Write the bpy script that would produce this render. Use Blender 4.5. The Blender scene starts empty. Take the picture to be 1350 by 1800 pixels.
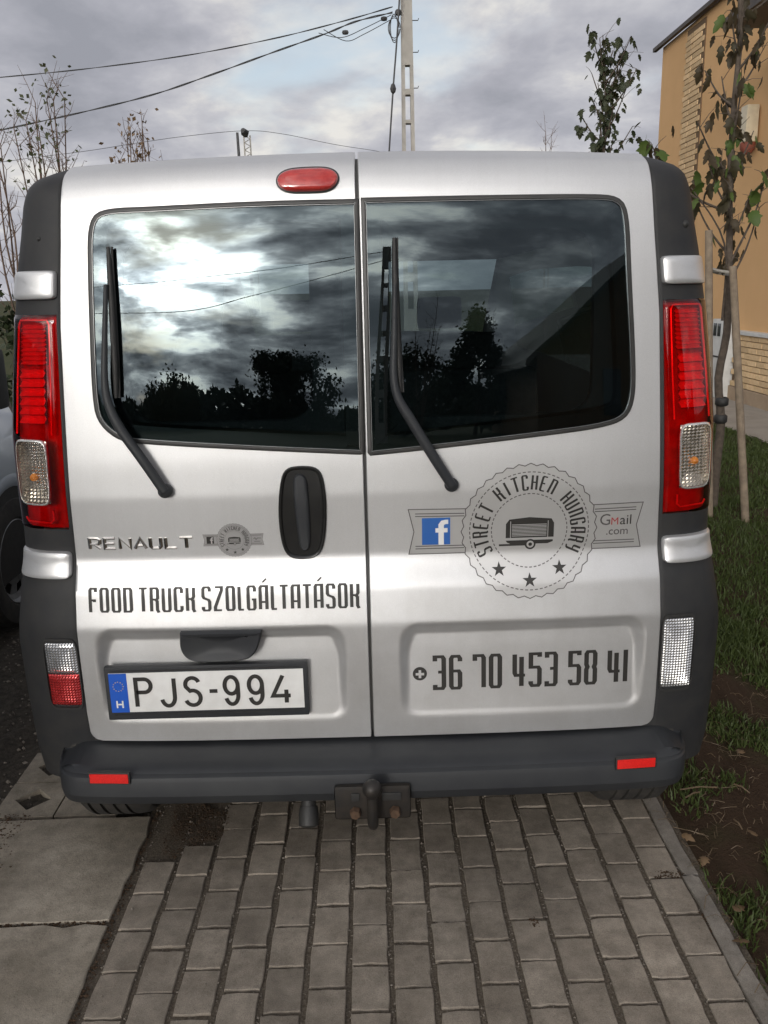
import bpy, bmesh, math, random
import numpy as np
from mathutils import Vector, Matrix

random.seed(7); rng = np.random.default_rng(7)
scene = bpy.context.scene
col = scene.collection

# ------------------------------------------------------------------ camera
F_PX = 1500.0
CAM = np.array([0.035, 0.0, 1.56])
YAW, PITCH, ROLL = math.radians(0.386), math.radians(14.623), math.radians(1.4)
_fw = np.array([math.sin(YAW)*math.cos(PITCH), math.cos(YAW)*math.cos(PITCH), -math.sin(PITCH)])
_r = np.array([math.cos(YAW), -math.sin(YAW), 0.0]); _d = np.cross(_fw, _r)
_c, _s = math.cos(ROLL), math.sin(ROLL)
CR = np.array([_c*_r+_s*_d, -_s*_r+_c*_d, _fw])           # rows: right, down, forward
cd = bpy.data.cameras.new('camera'); cam = bpy.data.objects.new('camera', cd); col.objects.link(cam)
cd.sensor_fit = 'HORIZONTAL'; cd.sensor_width = 36; cd.lens = 36*F_PX/1350; cd.clip_end = 3000; cd.clip_start = .02
cam.matrix_world = Matrix([[CR[0][0], -CR[1][0], -CR[2][0], CAM[0]], [CR[0][1], -CR[1][1], -CR[2][1], CAM[1]],
                           [CR[0][2], -CR[1][2], -CR[2][2], CAM[2]], [0, 0, 0, 1]])
scene.camera = cam

def at(px, py, Y):            # survey: the point that far along the drive
    d = CR.T @ np.array([(px-675)/F_PX, (py-900)/F_PX, 1]); return CAM+d*(Y-CAM[1])/d[1]
def atz(px, py, z=0.0):
    d = CR.T @ np.array([(px-675)/F_PX, (py-900)/F_PX, 1]); return CAM+d*(z-CAM[2])/d[2]
def atx(px, py, X):
    d = CR.T @ np.array([(px-675)/F_PX, (py-900)/F_PX, 1]); return CAM+d*(X-CAM[0])/d[0]

# ------------------------------------------------------------------ sky, sun, exposure
SUN_EL, SUN_AZ = math.radians(14.5), math.radians(197.0)
SUND = Vector((math.sin(SUN_AZ)*math.cos(SUN_EL), math.cos(SUN_AZ)*math.cos(SUN_EL), math.sin(SUN_EL)))

class NT:
    def __init__(s, tree): s.t = tree; s.n = tree.nodes; s.l = tree.links
    def add(s, typ, ins=None, **props):
        n = s.n.new(typ)
        for k, v in props.items(): setattr(n, k, v)
        for k, v in (ins or {}).items():
            sock = n.inputs[k]
            if isinstance(v, bpy.types.NodeSocket): s.l.new(v, sock)
            else: sock.default_value = v
        return n
    def math(s, op, a, b=0.0, c=0.0, clamp=False):
        n = s.n.new('ShaderNodeMath'); n.operation = op; n.use_clamp = clamp
        for i, v in enumerate((a, b, c)):
            if isinstance(v, bpy.types.NodeSocket): s.l.new(v, n.inputs[i])
            else: n.inputs[i].default_value = v
        return n.outputs[0]
    def mix(s, fac, a, b, blend='MIX'):
        n = s.n.new('ShaderNodeMix'); n.data_type = 'RGBA'; n.blend_type = blend
        for k, v in ((0, fac), (6, a), (7, b)):
            if isinstance(v, bpy.types.NodeSocket): s.l.new(v, n.inputs[k])
            else: n.inputs[k].default_value = v if k == 0 else (*v, 1)
        return n.outputs[2]
    def ramp(s, fac, stops, interp='LINEAR'):
        n = s.n.new('ShaderNodeValToRGB'); n.color_ramp.interpolation = interp
        e = n.color_ramp.elements
        while len(e) < len(stops): e.new(.5)
        for i, (p, c) in enumerate(stops):
            e[i].position = p; e[i].color = (*c, 1) if isinstance(c, tuple) else (c, c, c, 1)
        s.l.new(fac, n.inputs[0]); return n.outputs[0]
    def noise(s, vec, scale, detail=4, rough=.5, dist=0.0, dims='3D'):
        n = s.n.new('ShaderNodeTexNoise'); n.noise_dimensions = dims
        if vec is not None: s.l.new(vec, n.inputs['Vector'])
        n.inputs['Scale'].default_value = scale; n.inputs['Detail'].default_value = detail
        n.inputs['Roughness'].default_value = rough; n.inputs['Distortion'].default_value = dist
        return n.outputs['Fac']

world = bpy.data.worlds.new('World'); scene.world = world; world.use_nodes = True
world.node_tree.nodes.clear(); W = NT(world.node_tree)
sky = W.add('ShaderNodeTexSky', sky_type='NISHITA', sun_disc=False, sun_elevation=SUN_EL, sun_rotation=SUN_AZ, air_density=1.0, dust_density=1.5)
tc = W.add('ShaderNodeTexCoord').outputs['Generated']
sep = W.add('ShaderNodeSeparateXYZ', {0: tc})
zc = W.math('ADD', W.math('MAXIMUM', sep.outputs[2], 0.0), .30)
uv = W.add('ShaderNodeCombineXYZ', {0: W.math('DIVIDE', sep.outputs[0], zc), 1: W.math('DIVIDE', sep.outputs[1], zc), 2: 0.37}).outputs[0]
n1 = W.noise(uv, 1.5, 9, .52, .2)
n2 = W.noise(W.add('ShaderNodeVectorMath', {0: uv, 1: (3.1, -.35, 1.7)}, operation='ADD').outputs[0], 3.3, 9, .56, .15)
n3 = W.noise(W.add('ShaderNodeVectorMath', {0: uv, 1: (-5.3, 2.2, 4.4)}, operation='ADD').outputs[0], .42, 3, .5, 0)
cover = W.math('ADD', W.math('MULTIPLY', n1, .72), W.math('MULTIPLY', n3, .28))
dens = W.ramp(cover, [(.34, 0.0), (.46, 1.0)], 'EASE')
shade = W.math('ADD', W.math('MULTIPLY', n2, .62), W.math('MULTIPLY', W.math('SUBTRACT', 1.0, cover), .5))
cloud = W.ramp(shade, [(.43, (3.3, 3.4, 3.85)), (.53, (4.4, 4.45, 4.95)), (.60, (5.7, 5.7, 6.05)), (.67, (8.2, 8.0, 7.6))])
sun_dot = W.math('MAXIMUM', W.add('ShaderNodeVectorMath', {0: tc, 1: SUND}, operation='DOT_PRODUCT').outputs['Value'], 0.0)
thin = W.ramp(shade, [(.49, .06), (.57, .36), (.63, 1.0)])
glow = W.math('ADD', W.math('MULTIPLY', W.math('POWER', sun_dot, 150.0), 90.0), W.math('ADD', W.math('MULTIPLY', W.math('POWER', sun_dot, 10.0), 5.0), W.math('MULTIPLY', W.math('POWER', sun_dot, 2.0), 2.2)))
glowc = W.mix(1.0, cloud, W.add('ShaderNodeCombineXYZ', {0: glow, 1: W.math('MULTIPLY', glow, .975), 2: W.math('MULTIPLY', glow, .90)}).outputs[0], 'MULTIPLY')
glowt = W.mix(1.0, glowc, thin, 'MULTIPLY')
cloud2 = W.mix(1.0, cloud, glowt, 'ADD')
hs = W.add('ShaderNodeHueSaturation', {'Saturation': .55, 'Color': sky.outputs[0]})
skyb = W.mix(1.0, hs.outputs[0], (1.45, 1.45, 1.45), 'MULTIPLY')
full = W.mix(dens, skyb, cloud2)
bg = W.add('ShaderNodeBackground', {'Color': full, 'Strength': 0.1})
W.add('ShaderNodeOutputWorld', {0: bg.outputs[0]})

sl = bpy.data.lights.new('sun', 'SUN'); sl.energy = 0.5; sl.angle = math.radians(12); sl.color = (1, .975, .94)
sl.cycles.use_multiple_importance_sampling = False
so = bpy.data.objects.new('sun', sl); col.objects.link(so); so.rotation_euler = SUND.to_track_quat('Z', 'Y').to_euler()
so.location = (-4, -18, 9)
vs = scene.view_settings; vs.view_transform = 'Standard'; vs.look = 'None'; vs.gamma = 1; vs.exposure = 0.0; vs.use_curve_mapping = False
scene.cycles.max_bounces = 10; scene.cycles.transparent_max_bounces = 16
scene.cycles.sample_clamp_indirect = 6

# ------------------------------------------------------------------ materials
def pm(name, c, rough=.5, metal=0.0, coat=0.0, c2=None, vs=8.0, vd=5, bump=None, spec=.5, coords='Object', rnd=0.0, ramp=(.35, .65), extra=None, coat_rough=.05):
    m = bpy.data.materials.new(name); m.use_nodes = True; t = NT(m.node_tree); t.n.clear()
    p = t.add('ShaderNodeBsdfPrincipled', {'Roughness': rough, 'Metallic': metal, 'Coat Weight': coat, 'Coat Roughness': coat_rough, 'Specular IOR Level': spec})
    v = t.add('ShaderNodeTexCoord').outputs[coords] if coords != 'World' else t.add('ShaderNodeNewGeometry').outputs['Position']
    if c2 is not None:
        cs = t.mix(t.ramp(t.noise(v, vs, vd, .6), [(ramp[0], 0.0), (ramp[1], 1.0)]), c, c2)
    else:
        cs = t.mix(0.0, c, c)
    if extra: cs = extra(t, v, cs)
    if rnd:
        oi = t.add('ShaderNodeObjectInfo').outputs['Random']
        k = t.math('ADD', 1-rnd, t.math('MULTIPLY', oi, 2*rnd))
        cs = t.mix(1.0, cs, t.add('ShaderNodeCombineXYZ', {0: k, 1: k, 2: k}).outputs[0], 'MULTIPLY')
    t.l.new(cs, p.inputs['Base Color'])
    if bump:
        b = t.add('ShaderNodeBump', {'Height': t.noise(v, bump[0], 6, .65), 'Strength': bump[1], 'Distance': bump[2] if len(bump) > 2 else .01})
        t.l.new(b.outputs[0], p.inputs['Normal'])
    t.add('ShaderNodeOutputMaterial', {0: p.outputs[0]})
    return m

def glassy(name, tint, ior=1.5, gain=1.0, rough=0.0, bump=None, gcol=(1, 1, 1)):
    m = bpy.data.materials.new(name); m.use_nodes = True; t = NT(m.node_tree); t.n.clear()
    tr = t.add('ShaderNodeBsdfTransparent', {'Color': (*tint, 1)})
    gl = t.add('ShaderNodeBsdfGlossy', {'Roughness': rough, 'Color': (*gcol, 1)})
    bf = t.add('ShaderNodeNewGeometry').outputs['Backfacing']     # thin sheet: same reflectance from both sides
    fr = t.add('ShaderNodeFresnel', {'IOR': t.math('POWER', ior, t.math('SUBTRACT', 1.0, t.math('MULTIPLY', bf, 2.0)))})
    if bump:
        v = t.add('ShaderNodeTexCoord').outputs['Object']
        sp = t.add('ShaderNodeSeparateXYZ', {0: v})
        k = bump[0]
        h = t.math('MULTIPLY', t.math('ABSOLUTE', t.math('SINE', t.math('MULTIPLY', sp.outputs[0], k))), t.math('ABSOLUTE', t.math('SINE', t.math('MULTIPLY', sp.outputs[2], k*.8))))
        b = t.add('ShaderNodeBump', {'Height': h, 'Strength': bump[1], 'Distance': .004})
        t.l.new(b.outputs[0], gl.inputs['Normal']); t.l.new(b.outputs[0], fr.inputs['Normal'])
    fac = t.math('MULTIPLY', fr.outputs[0], gain, clamp=True)
    mx = t.add('ShaderNodeMixShader', {0: fac, 1: tr.outputs[0], 2: gl.outputs[0]})
    t.add('ShaderNodeOutputMaterial', {0: mx.outputs[0]})
    return m

def dirt_film(t, v, cs):      # road dust on the paint, thicker low down by splashing
    sp = t.add('ShaderNodeSeparateXYZ', {0: v})
    n = t.noise(v, 6.0, 8, .7)
    k = t.ramp(t.math('ADD', t.math('MULTIPLY', n, .6), t.math('MULTIPLY', t.math('SUBTRACT', 1.0, sp.outputs[2]), .35)), [(.35, 0.0), (.75, .35)])
    mp = t.add('ShaderNodeMapping', {'Vector': v, 'Scale': (38, 1, 1.6)})
    st = t.ramp(t.noise(mp.outputs[0], 1.0, 6, .6), [(.45, 0.0), (.75, .07)])
    cs = t.mix(st, cs, (.42, .41, .39))
    fl = t.ramp(t.noise(v, 900, 2, .5), [(.3, .90), (.7, 1.06)])
    cs = t.mix(1.0, cs, fl, 'MULTIPLY')
    return t.mix(k, cs, (.33, .31, .28))

def conc(pit=1.0):
    def f(t, v, cs):
        a = t.ramp(t.noise(v, 1.9, 5, .6), [(.34, .74), (.66, 1.12)])
        b = t.ramp(t.noise(v, 420, 3, .7), [(.30, .62), (.52, 1.0), (.75, 1.22)])
        vo = t.add('ShaderNodeTexVoronoi', {'Vector': v, 'Scale': 95.0})
        c = t.ramp(vo.outputs['Distance'], [(.06, .45), (.16, 1.0)])
        g = t.ramp(t.noise(v, 24, 6, .7), [(.36, .80), (.60, 1.08)])
        for k, w in ((a, 1.0), (b, .85), (c, .55*pit), (g, 1.0)): cs = t.mix(w, cs, k, 'MULTIPLY')
        return cs
    return f
def lawn_extra(t, v, cs):
    n = t.noise(v, 1.3, 6, .6)
    return t.mix(t.ramp(n, [(.40, 0.0), (.55, 1.0)]), cs, (.055, .035, .022))

def prism_extra(k):
    def f(t, v, cs):
        sp = t.add('ShaderNodeSeparateXYZ', {0: v})
        a = t.math('ABSOLUTE', t.math('SINE', t.math('MULTIPLY', sp.outputs[2], k)))
        b = t.math('ABSOLUTE', t.math('SINE', t.math('MULTIPLY', sp.outputs[0], k)))
        return t.mix(t.math('MULTIPLY', t.math('MAXIMUM', t.ramp(a, [(.0, 1.0), (.40, 0.0)]), t.ramp(b, [(.0, 1.0), (.40, 0.0)])), .50), cs, (.12, .115, .11))
    return f

M = {}
M['silver'] = pm('silver_paint', (.66, .66, .66), .45, .68, .28, c2=(.62, .62, .618), vs=3, extra=dirt_film, bump=(420, .03, .001), coat_rough=.10)
M['plastic'] = pm('grey_plastic', (.020, .0205, .022), .60, c2=(.028, .0275, .027), vs=20, bump=(900, .25, .0006), spec=.35)
M['bumper'] = pm('bumper_plastic', (.019, .0205, .024), .55, c2=(.031, .033, .035), vs=5, vd=9, bump=(900, .25, .0006), spec=.4)
M['rubber'] = pm('black_rubber', (.018, .018, .018), .6, c2=(.028, .027, .025), vs=30)
M['seal'] = pm('seal_rubber', (.026, .026, .025), .45, c2=(.04, .039, .036), vs=12)
M['trimline'] = pm('bright_trim', (.30, .31, .31), .3, .6, c2=(.24, .24, .24), vs=40)
M['black'] = pm('black_gloss', (.010, .010, .010), .32, c2=(.014, .014, .013), vs=30)
M['tyre'] = pm('tyre_rubber', (.020, .019, .018), .85, c2=(.040, .036, .031), vs=25, bump=(200, .3, .002))
M['glass'] = glassy('tinted_glass', (.25, .31, .32), 1.62, 1.38, gcol=(.80, .95, 1.0))
M['clearglass'] = glassy('clear_glass', (.72, .78, .76), 1.5, 1.2)
M['redlens'] = glassy('red_lens', (1.0, .050, .058), 1.5, 1.0, .02)
M['clearlens'] = glassy('clear_lens', (.86, .84, .80), 1.5, 1.1, .05, (520, .35))
M['reflector'] = pm('lamp_reflector', (.85, .85, .85), .32, .35, c2=(.7, .7, .7), vs=60)
M['redsolid'] = pm('red_plastic', (.34, .05, .05), .3, 0, .3, c2=(.22, .03, .03), vs=40)
M['redbright'] = pm('red_reflex', (.75, .022, .018), .25, 0, .6, c2=(.60, .016, .015), vs=300, bump=(900, .3, .001))
M['amber'] = pm('amber_bulb', (.75, .26, .03), .2, 0, .5, c2=(.6, .2, .03), vs=60)
M['prism'] = pm('prism_lens', (.90, .90, .88), .16, .62, .8, c2=(.60, .59, .56), vs=28, extra=prism_extra(430), bump=(70, .55, .006))
M['indrefl'] = pm('indicator_bowl', (.82, .78, .72), .18, .95, c2=(.55, .50, .44), vs=40)
M['prismclear'] = pm('prism_clear', (.92, .92, .92), .13, .9, .5, c2=(.70, .70, .70), vs=30)
M['prismred'] = pm('prism_lens_red', (.58, .04, .04), .16, .55, .8, c2=(.38, .02, .02), vs=45)
M['brake'] = pm('brake_lens', (.36, .018, .016), .2, 0, .8, c2=(.48, .04, .03), vs=45)
M['ink'] = pm('vinyl_black', (.018, .016, .014), .5, c2=(.026, .024, .021), vs=10)
M['inkgrey'] = pm('vinyl_grey', (.58, .575, .565), .40, .6, .2, c2=(.55, .545, .535), vs=10)
M['inkgrey2'] = pm('vinyl_midgrey', (.40, .39, .38), .42, .4, .2, c2=(.36, .355, .35), vs=10)
M['inkline'] = pm('vinyl_line', (.09, .085, .08), .5, c2=(.11, .10, .10), vs=10)
M['blue'] = pm('vinyl_blue', (.022, .105, .36), .45, c2=(.03, .12, .38), vs=10)
M['eublue'] = pm('plate_blue', (.010, .085, .46), .4, c2=(.014, .095, .48), vs=10)
M['yellow'] = pm('plate_yellow', (.70, .50, .05), .5, c2=(.6, .42, .05), vs=10)
M['white'] = pm('plate_white', (.74, .74, .72), .35, c2=(.68, .675, .655), vs=30)
M['inkred'] = pm('vinyl_red', (.40, .06, .05), .5, c2=(.35, .05, .05), vs=10)
M['label'] = pm('grey_label', (.26, .25, .23), .6, c2=(.14, .13, .12), vs=60)  # mottled grey, two tones mixed by noise
M['chrome'] = pm('badge_chrome', (.62, .60, .56), .22, 1.0, c2=(.45, .43, .40), vs=60)
M['steel'] = pm('tow_steel', (.020, .019, .018), .5, .3, c2=(.034, .028, .023), vs=30, bump=(120, .3, .002))
M['rust'] = pm('rusty_bolt', (.10, .058, .034), .8, .2, c2=(.06, .035, .02), vs=60)
M['interior'] = pm('interior_grey', (.030, .032, .034), .8, c2=(.045, .046, .047), vs=6)
M['fabric'] = pm('seat_fabric', (.05, .052, .056), .95, c2=(.075, .075, .078), vs=50)
M['rim'] = pm('wheel_rim', (.30, .31, .32), .45, .6, c2=(.20, .20, .20), vs=20)
M['greyvan'] = pm('pale_blue_grey_paint', (.40, .45, .51), .32, .2, .6, c2=(.37, .42, .475), vs=4, coat_rough=.06)
M['paver'] = pm('concrete_paver', (.290, .252, .206), .88, c2=(.208, .178, .143), vs=9, vd=9, coords='World', rnd=.13, bump=(260, .45, .003), spec=.25, extra=conc(1.0))
M['slab'] = pm('concrete_slab', (.335, .296, .240), .9, c2=(.228, .198, .156), vs=5, vd=10, coords='World', rnd=.05, bump=(160, .5, .004), spec=.25, extra=conc(1.5))
M['kerb'] = pm('kerb_concrete', (.270, .245, .212), .9, c2=(.185, .165, .140), vs=8, vd=9, coords='World', rnd=.08, bump=(200, .5, .003), spec=.25, extra=conc(1.0))
M['grit'] = pm('joint_grit', (.070, .056, .042), .95, c2=(.150, .126, .098), vs=150, vd=6, coords='World', bump=(400, .8, .004), spec=.2)
M['stones'] = pm('grit_stones', (.20, .175, .145), .9, c2=(.10, .085, .07), vs=70, vd=2, coords='World')
M['soil'] = pm('soil', (.050, .031, .019), .95, c2=(.085, .056, .036), vs=28, vd=10, coords='World', bump=(60, .9, .02), spec=.15)
M['lawn'] = pm('lawn_soil', (.038, .048, .016), .95, c2=(.055, .050, .024), vs=16, vd=8, coords='World', bump=(80, .8, .02), spec=.15, extra=lawn_extra)
M['yard'] = pm('yard_asphalt', (.040, .035, .029), .95, c2=(.085, .072, .058), vs=45, vd=10, coords='World', bump=(140, .9, .012), spec=.2)
M['field'] = pm('far_ground', (.045, .055, .022), .95, c2=(.075, .070, .035), vs=.4, vd=8, coords='World', spec=.1)
M['path'] = pm('path_concrete', (.33, .30, .26), .9, c2=(.26, .235, .20), vs=3, vd=8, coords='World', bump=(120, .3, .004))
M['stucco'] = pm('ochre_stucco', (.66, .41, .205), .92, c2=(.61, .375, .182), vs=1.2, vd=8, coords='World', bump=(220, .5, .004), spec=.2)
M['brick'] = pm('yellow_brick', (.68, .50, .30), .9, c2=(.58, .40, .22), vs=22, coords='World', rnd=.18, bump=(150, .5, .004), spec=.2)
M['mortar'] = pm('dark_mortar', (.16, .10, .055), .95, c2=(.12, .08, .045), vs=30, coords='World')
M['plinth'] = pm('plinth_render', (.36, .27, .18), .9, c2=(.29, .21, .14), vs=5, coords='World', bump=(120, .4, .006))
M['roofedge'] = pm('roof_metal', (.055, .045, .042), .6, c2=(.08, .07, .06), vs=10)
M['rooftile'] = pm('roof_tile', (.14, .062, .040), .85, c2=(.10, .048, .034), vs=4, coords='World')
M['wallwhite'] = pm('white_enamel', (.62, .62, .60), .5, c2=(.52, .52, .50), vs=6)
M['lampglass'] = pm('lamp_opal', (.66, .58, .42), .4, c2=(.58, .5, .36), vs=12)
M['lampbase'] = pm('lamp_base', (.26, .075, .045), .6, c2=(.2, .06, .04), vs=12)
M['bark'] = pm('bark', (.115, .090, .068), .9, c2=(.065, .050, .038), vs=30, vd=8, bump=(90, .7, .006))
M['twig'] = pm('twig', (.16, .105, .075), .9, c2=(.10, .068, .05), vs=20)
M['stake'] = pm('stake_wood', (.26, .205, .145), .85, c2=(.17, .130, .092), vs=18, vd=8, bump=(60, .5, .004))
M['strap'] = pm('strap', (.36, .34, .30), .7, c2=(.28, .26, .22), vs=30)
M['poleconc'] = pm('pole_concrete', (.42, .395, .355), .9, c2=(.34, .32, .285), vs=3, vd=8, coords='World', bump=(60, .3, .006))
M['wire'] = pm('cable', (.035, .035, .037), .6, c2=(.05, .05, .05), vs=20)
M['wallbrown'] = pm('brown_render', (.19, .11, .055), .9, c2=(.15, .085, .045), vs=2, coords='World')
M['pane'] = pm('house_pane', (.03, .035, .04), .1, 0, .5, c2=(.04, .045, .05), vs=3)

def leafmat(name, a, b, trans=.3):
    m = bpy.data.materials.new(name); m.use_nodes = True; t = NT(m.node_tree); t.n.clear()
    v = t.add('ShaderNodeTexCoord').outputs['Object']
    oi = t.add('ShaderNodeObjectInfo').outputs['Random']
    c = t.mix(t.math('MULTIPLY', t.math('ADD', oi, t.noise(v, 6, 3)), .6, clamp=True), a, b)
    p = t.add('ShaderNodeBsdfPrincipled', {'Base Color': c, 'Roughness': .55, 'Specular IOR Level': .35})
    tr = t.add('ShaderNodeBsdfTranslucent', {'Color': c})
    mx = t.add('ShaderNodeMixShader', {0: trans, 1: p.outputs[0], 2: tr.outputs[0]})
    t.add('ShaderNodeOutputMaterial', {0: mx.outputs[0]}); return m
M['leaf'] = leafmat('leaf_green', (.040, .040, .017), (.068, .046, .024))
M['leaf2'] = leafmat('leaf_fresh', (.065, .115, .022), (.10, .14, .035))
M['leafpale'] = leafmat('leaf_pale', (.075, .095, .045), (.11, .105, .055))
M['leafmid'] = leafmat('leaf_mid', (.034, .050, .022), (.055, .060, .028))
M['leafdark'] = leafmat('leaf_dark', (.018, .030, .012), (.035, .048, .018), .15)
M['leafdry'] = leafmat('leaf_dry', (.20, .13, .07), (.12, .075, .04), .15)
M['grass'] = leafmat('grass_blade', (.040, .075, .015), (.075, .095, .028), .25)
M['straw'] = leafmat('straw', (.22, .17, .10), (.11, .075, .045), .1)

# ------------------------------------------------------------------ mesh helpers
OFF = {}
def tag(o, label=None, cat=None, group=None, kind=None):
    if label: o['label'] = label
    if cat: o['category'] = cat
    if group: o['group'] = group
    if kind: o['kind'] = kind
    return o
def empty(name, loc=(0, 0, 0), label=None, cat=None, group=None):
    o = bpy.data.objects.new(name, None); col.objects.link(o); o.location = loc; o.empty_display_size = .1
    OFF[o] = Vector(loc); return tag(o, label, cat, group)
def link(name, me, parent=None, loc=None):
    o = bpy.data.objects.new(name, me); col.objects.link(o)
    OFF[o] = OFF[parent].copy() if parent else Vector((0, 0, 0))
    if parent: o.parent = parent
    if loc is not None: o.location = loc
    return o
def mesh(name, verts, faces, mat, smooth=None):
    me = bpy.data.meshes.new(name); me.from_pydata([tuple(map(float, v)) for v in verts], [], [tuple(map(int, f)) for f in faces]); me.update()
    me.materials.append(M[mat] if isinstance(mat, str) else mat)
    if smooth is not None:
        me.polygons.foreach_set('use_smooth', [True]*len(me.polygons)); me.set_sharp_from_angle(angle=math.radians(smooth))
    return me
class MB:
    def __init__(s): s.v = []; s.f = []
    def add(s, verts, faces):
        n = len(s.v); s.v.extend([tuple(v) for v in verts]); s.f.extend([tuple(i+n for i in f) for f in faces]); return s
    def box(s, c, size, rot=None, bev=0.0):
        bm = bmesh.new(); bmesh.ops.create_cube(bm, size=1)
        for v in bm.verts: v.co = Vector((v.co.x*size[0], v.co.y*size[1], v.co.z*size[2]))
        if bev: bmesh.ops.bevel(bm, geom=list(bm.edges), offset=bev, segments=2, affect='EDGES', profile=.7)
        R = Matrix.Rotation(rot, 3, 'Z') if isinstance(rot, (int, float)) else rot
        bm.verts.index_update()
        vs_ = [(R @ v.co if R else v.co)+Vector(c) for v in bm.verts]
        s.add(vs_, [[v.index for v in f.verts] for f in bm.faces]); bm.free(); return s
    def tube(s, path, rad, n=8, cap=True):
        P = [Vector(p) for p in path]; k = len(P)
        if not hasattr(rad, '__len__'): rad = [rad]*k
        vs_ = []; fs = []; up = None
        for i in range(k):
            t = (P[min(i+1, k-1)]-P[max(i-1, 0)])
            if t.length < 1e-9: t = Vector((0, 0, 1))
            t.normalize()
            if up is None: up = Vector((0, 1, 0)) if abs(t.y) < .9 else Vector((1, 0, 0))
            a = t.cross(up); a.normalize(); up = a.cross(t); up.normalize()
            for j in range(n):
                q = 2*math.pi*j/n; vs_.append(P[i]+rad[i]*(math.cos(q)*a+math.sin(q)*up))
        for i in range(k-1):
            for j in range(n):
                fs.append((i*n+j, i*n+(j+1) % n, (i+1)*n+(j+1) % n, (i+1)*n+j))
        if cap: fs.append(tuple(range(n-1, -1, -1))); fs.append(tuple((k-1)*n+j for j in range(n)))
        return s.add(vs_, fs)
    def lathe(s, c, axis, prof, n=24):      # prof: (r, h) along axis
        ax = Vector(axis).normalized(); u = ax.orthogonal().normalized(); w = ax.cross(u); c = Vector(c)
        vs_ = []; fs = []
        for r, h in prof:
            for j in range(n):
                q = 2*math.pi*j/n; vs_.append(c+ax*h+r*(math.cos(q)*u+math.sin(q)*w))
        for i in range(len(prof)-1):
            for j in range(n): fs.append((i*n+j, i*n+(j+1) % n, (i+1)*n+(j+1) % n, (i+1)*n+j))
        return s.add(vs_, fs)
    def build(s, name, mat, parent=None, smooth=None):
        off = OFF[parent] if parent else Vector((0, 0, 0))
        return link(name, mesh(name, [Vector(v)-off for v in s.v], s.f, mat, smooth), parent)
def quadgrid(nu, nv, wrap=False):
    return [(i*nv+j, i*nv+j+1, (i+1)*nv+j+1, (i+1)*nv+j) for i in range(nu-1) for j in range(nv-1)]
def catmull(P, k=6):
    P = [np.array(p, float) for p in P]; out = []
    for i in range(len(P)-1):
        a, b, c, d = P[max(i-1, 0)], P[i], P[i+1], P[min(i+2, len(P)-1)]
        for j in range(k):
            t = j/k; out.append(.5*((2*b)+(-a+c)*t+(2*a-5*b+4*c-d)*t*t+(-a+3*b-3*c+d)*t**3))
    out.append(P[-1]); return out
def sstep(a, b, x): t = np.clip((x-a)/(b-a), 0, 1); return t*t*(3-2*t)

# ------------------------------------------------------------------ ground, drive, lawn, yard
def sheet(name, x0, x1, y0, y1, z, mat, n=1, amp=0.0, seed=0):
    r = np.random.default_rng(seed); xs = np.linspace(x0, x1, n+1); ys = np.linspace(y0, y1, n+1)
    vs_ = [(x, y, z+(r.normal()*amp if amp else 0)) for x in xs for y in ys]
    o = link(name, mesh(name, vs_, [(i*(n+1)+j, (i+1)*(n+1)+j, (i+1)*(n+1)+j+1, i*(n+1)+j+1) for i in range(n) for j in range(n)], mat, 60 if amp else None))
    return tag(o, kind='structure')
sheet('ground', -600, 600, -600, 600, -.05, 'field')
drive = sheet('driveway', -.70, .90, -4, 12, -.0065, 'grit', 60, .0008, 1)
tag(drive, 'grit bed of the paved driveway under the silver van')
lawn = sheet('lawn', .872, 3.92, -4, 32, -.012, 'lawn', 120, .008, 2)
tag(lawn, 'patchy lawn with bare soil right of the driveway kerb')
yard = sheet('yard', -9.0, -.695, -6, 14, -.018, 'yard', 140, .006, 3)
tag(yard, 'dark gritty yard surface left of the driveway')
spath = sheet('path', 3.9, 4.96, 5, 20, -.004, 'path', 1)
tag(spath, 'pale concrete path along the ochre house wall')

def paver_mesh(lx, ly, seed, h=.05, bev=.0016, jit=.0011, nseg=4):
    r = np.random.default_rng(seed); out = []
    cor = [(-lx/2, -ly/2), (lx/2, -ly/2), (lx/2, ly/2), (-lx/2, ly/2)]
    for i in range(4):
        a, b = np.array(cor[i]), np.array(cor[(i+1) % 4])
        for k in range(nseg):
            p = a+(b-a)*(k/nseg)
            if k == 0: p = p*(1-r.uniform(.004, .03))
            out.append(p+r.normal(size=2)*jit)
    n = len(out); vs_ = [(p[0], p[1], -h) for p in out]+[(p[0], p[1], -bev-r.uniform(0, .0008)) for p in out]
    c = np.array([0, 0])
    vs_ += [(*(p*(1-bev*1.6/np.linalg.norm(p))), 0) for p in out]
    fs = [(i, (i+1) % n, n+(i+1) % n, n+i) for i in range(n)]+[(n+i, n+(i+1) % n, 2*n+(i+1) % n, 2*n+i) for i in range(n)]+[tuple(range(2*n, 3*n))]
    return mesh('paver', vs_, fs, 'paver')
PV = [paver_mesh(.0868, .1298, s) for s in range(8)]
MODY = .1365
spots = []
for c in range(15):
    xc = -.662+.1*c+.05
    base = 1.633+MODY/2 if c % 2 == 1 else 1.633
    for k in range(-9, 14):
        yc = base+k*MODY
        if c == 0 and 2.14 < yc < 2.5: continue
        if c == 1 and 2.22 < yc < 2.5: continue
        spots.append((abs(yc-1.9), xc, yc))
spots.sort()
for i, (_, xc, yc) in enumerate(spots[:300]):
    o = link('paver', PV[i % 8], drive, (xc+rng.normal()*.0014, yc+rng.normal()*.002, rng.normal()*.0011))
    o.rotation_euler = (rng.normal()*.006, rng.normal()*.009, rng.normal()*.012+(math.pi if i % 2 else 0))
rest = MB(); rv = [tuple(v.co) for v in PV[0].vertices]; rf = [tuple(p.vertices) for p in PV[0].polygons]
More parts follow.
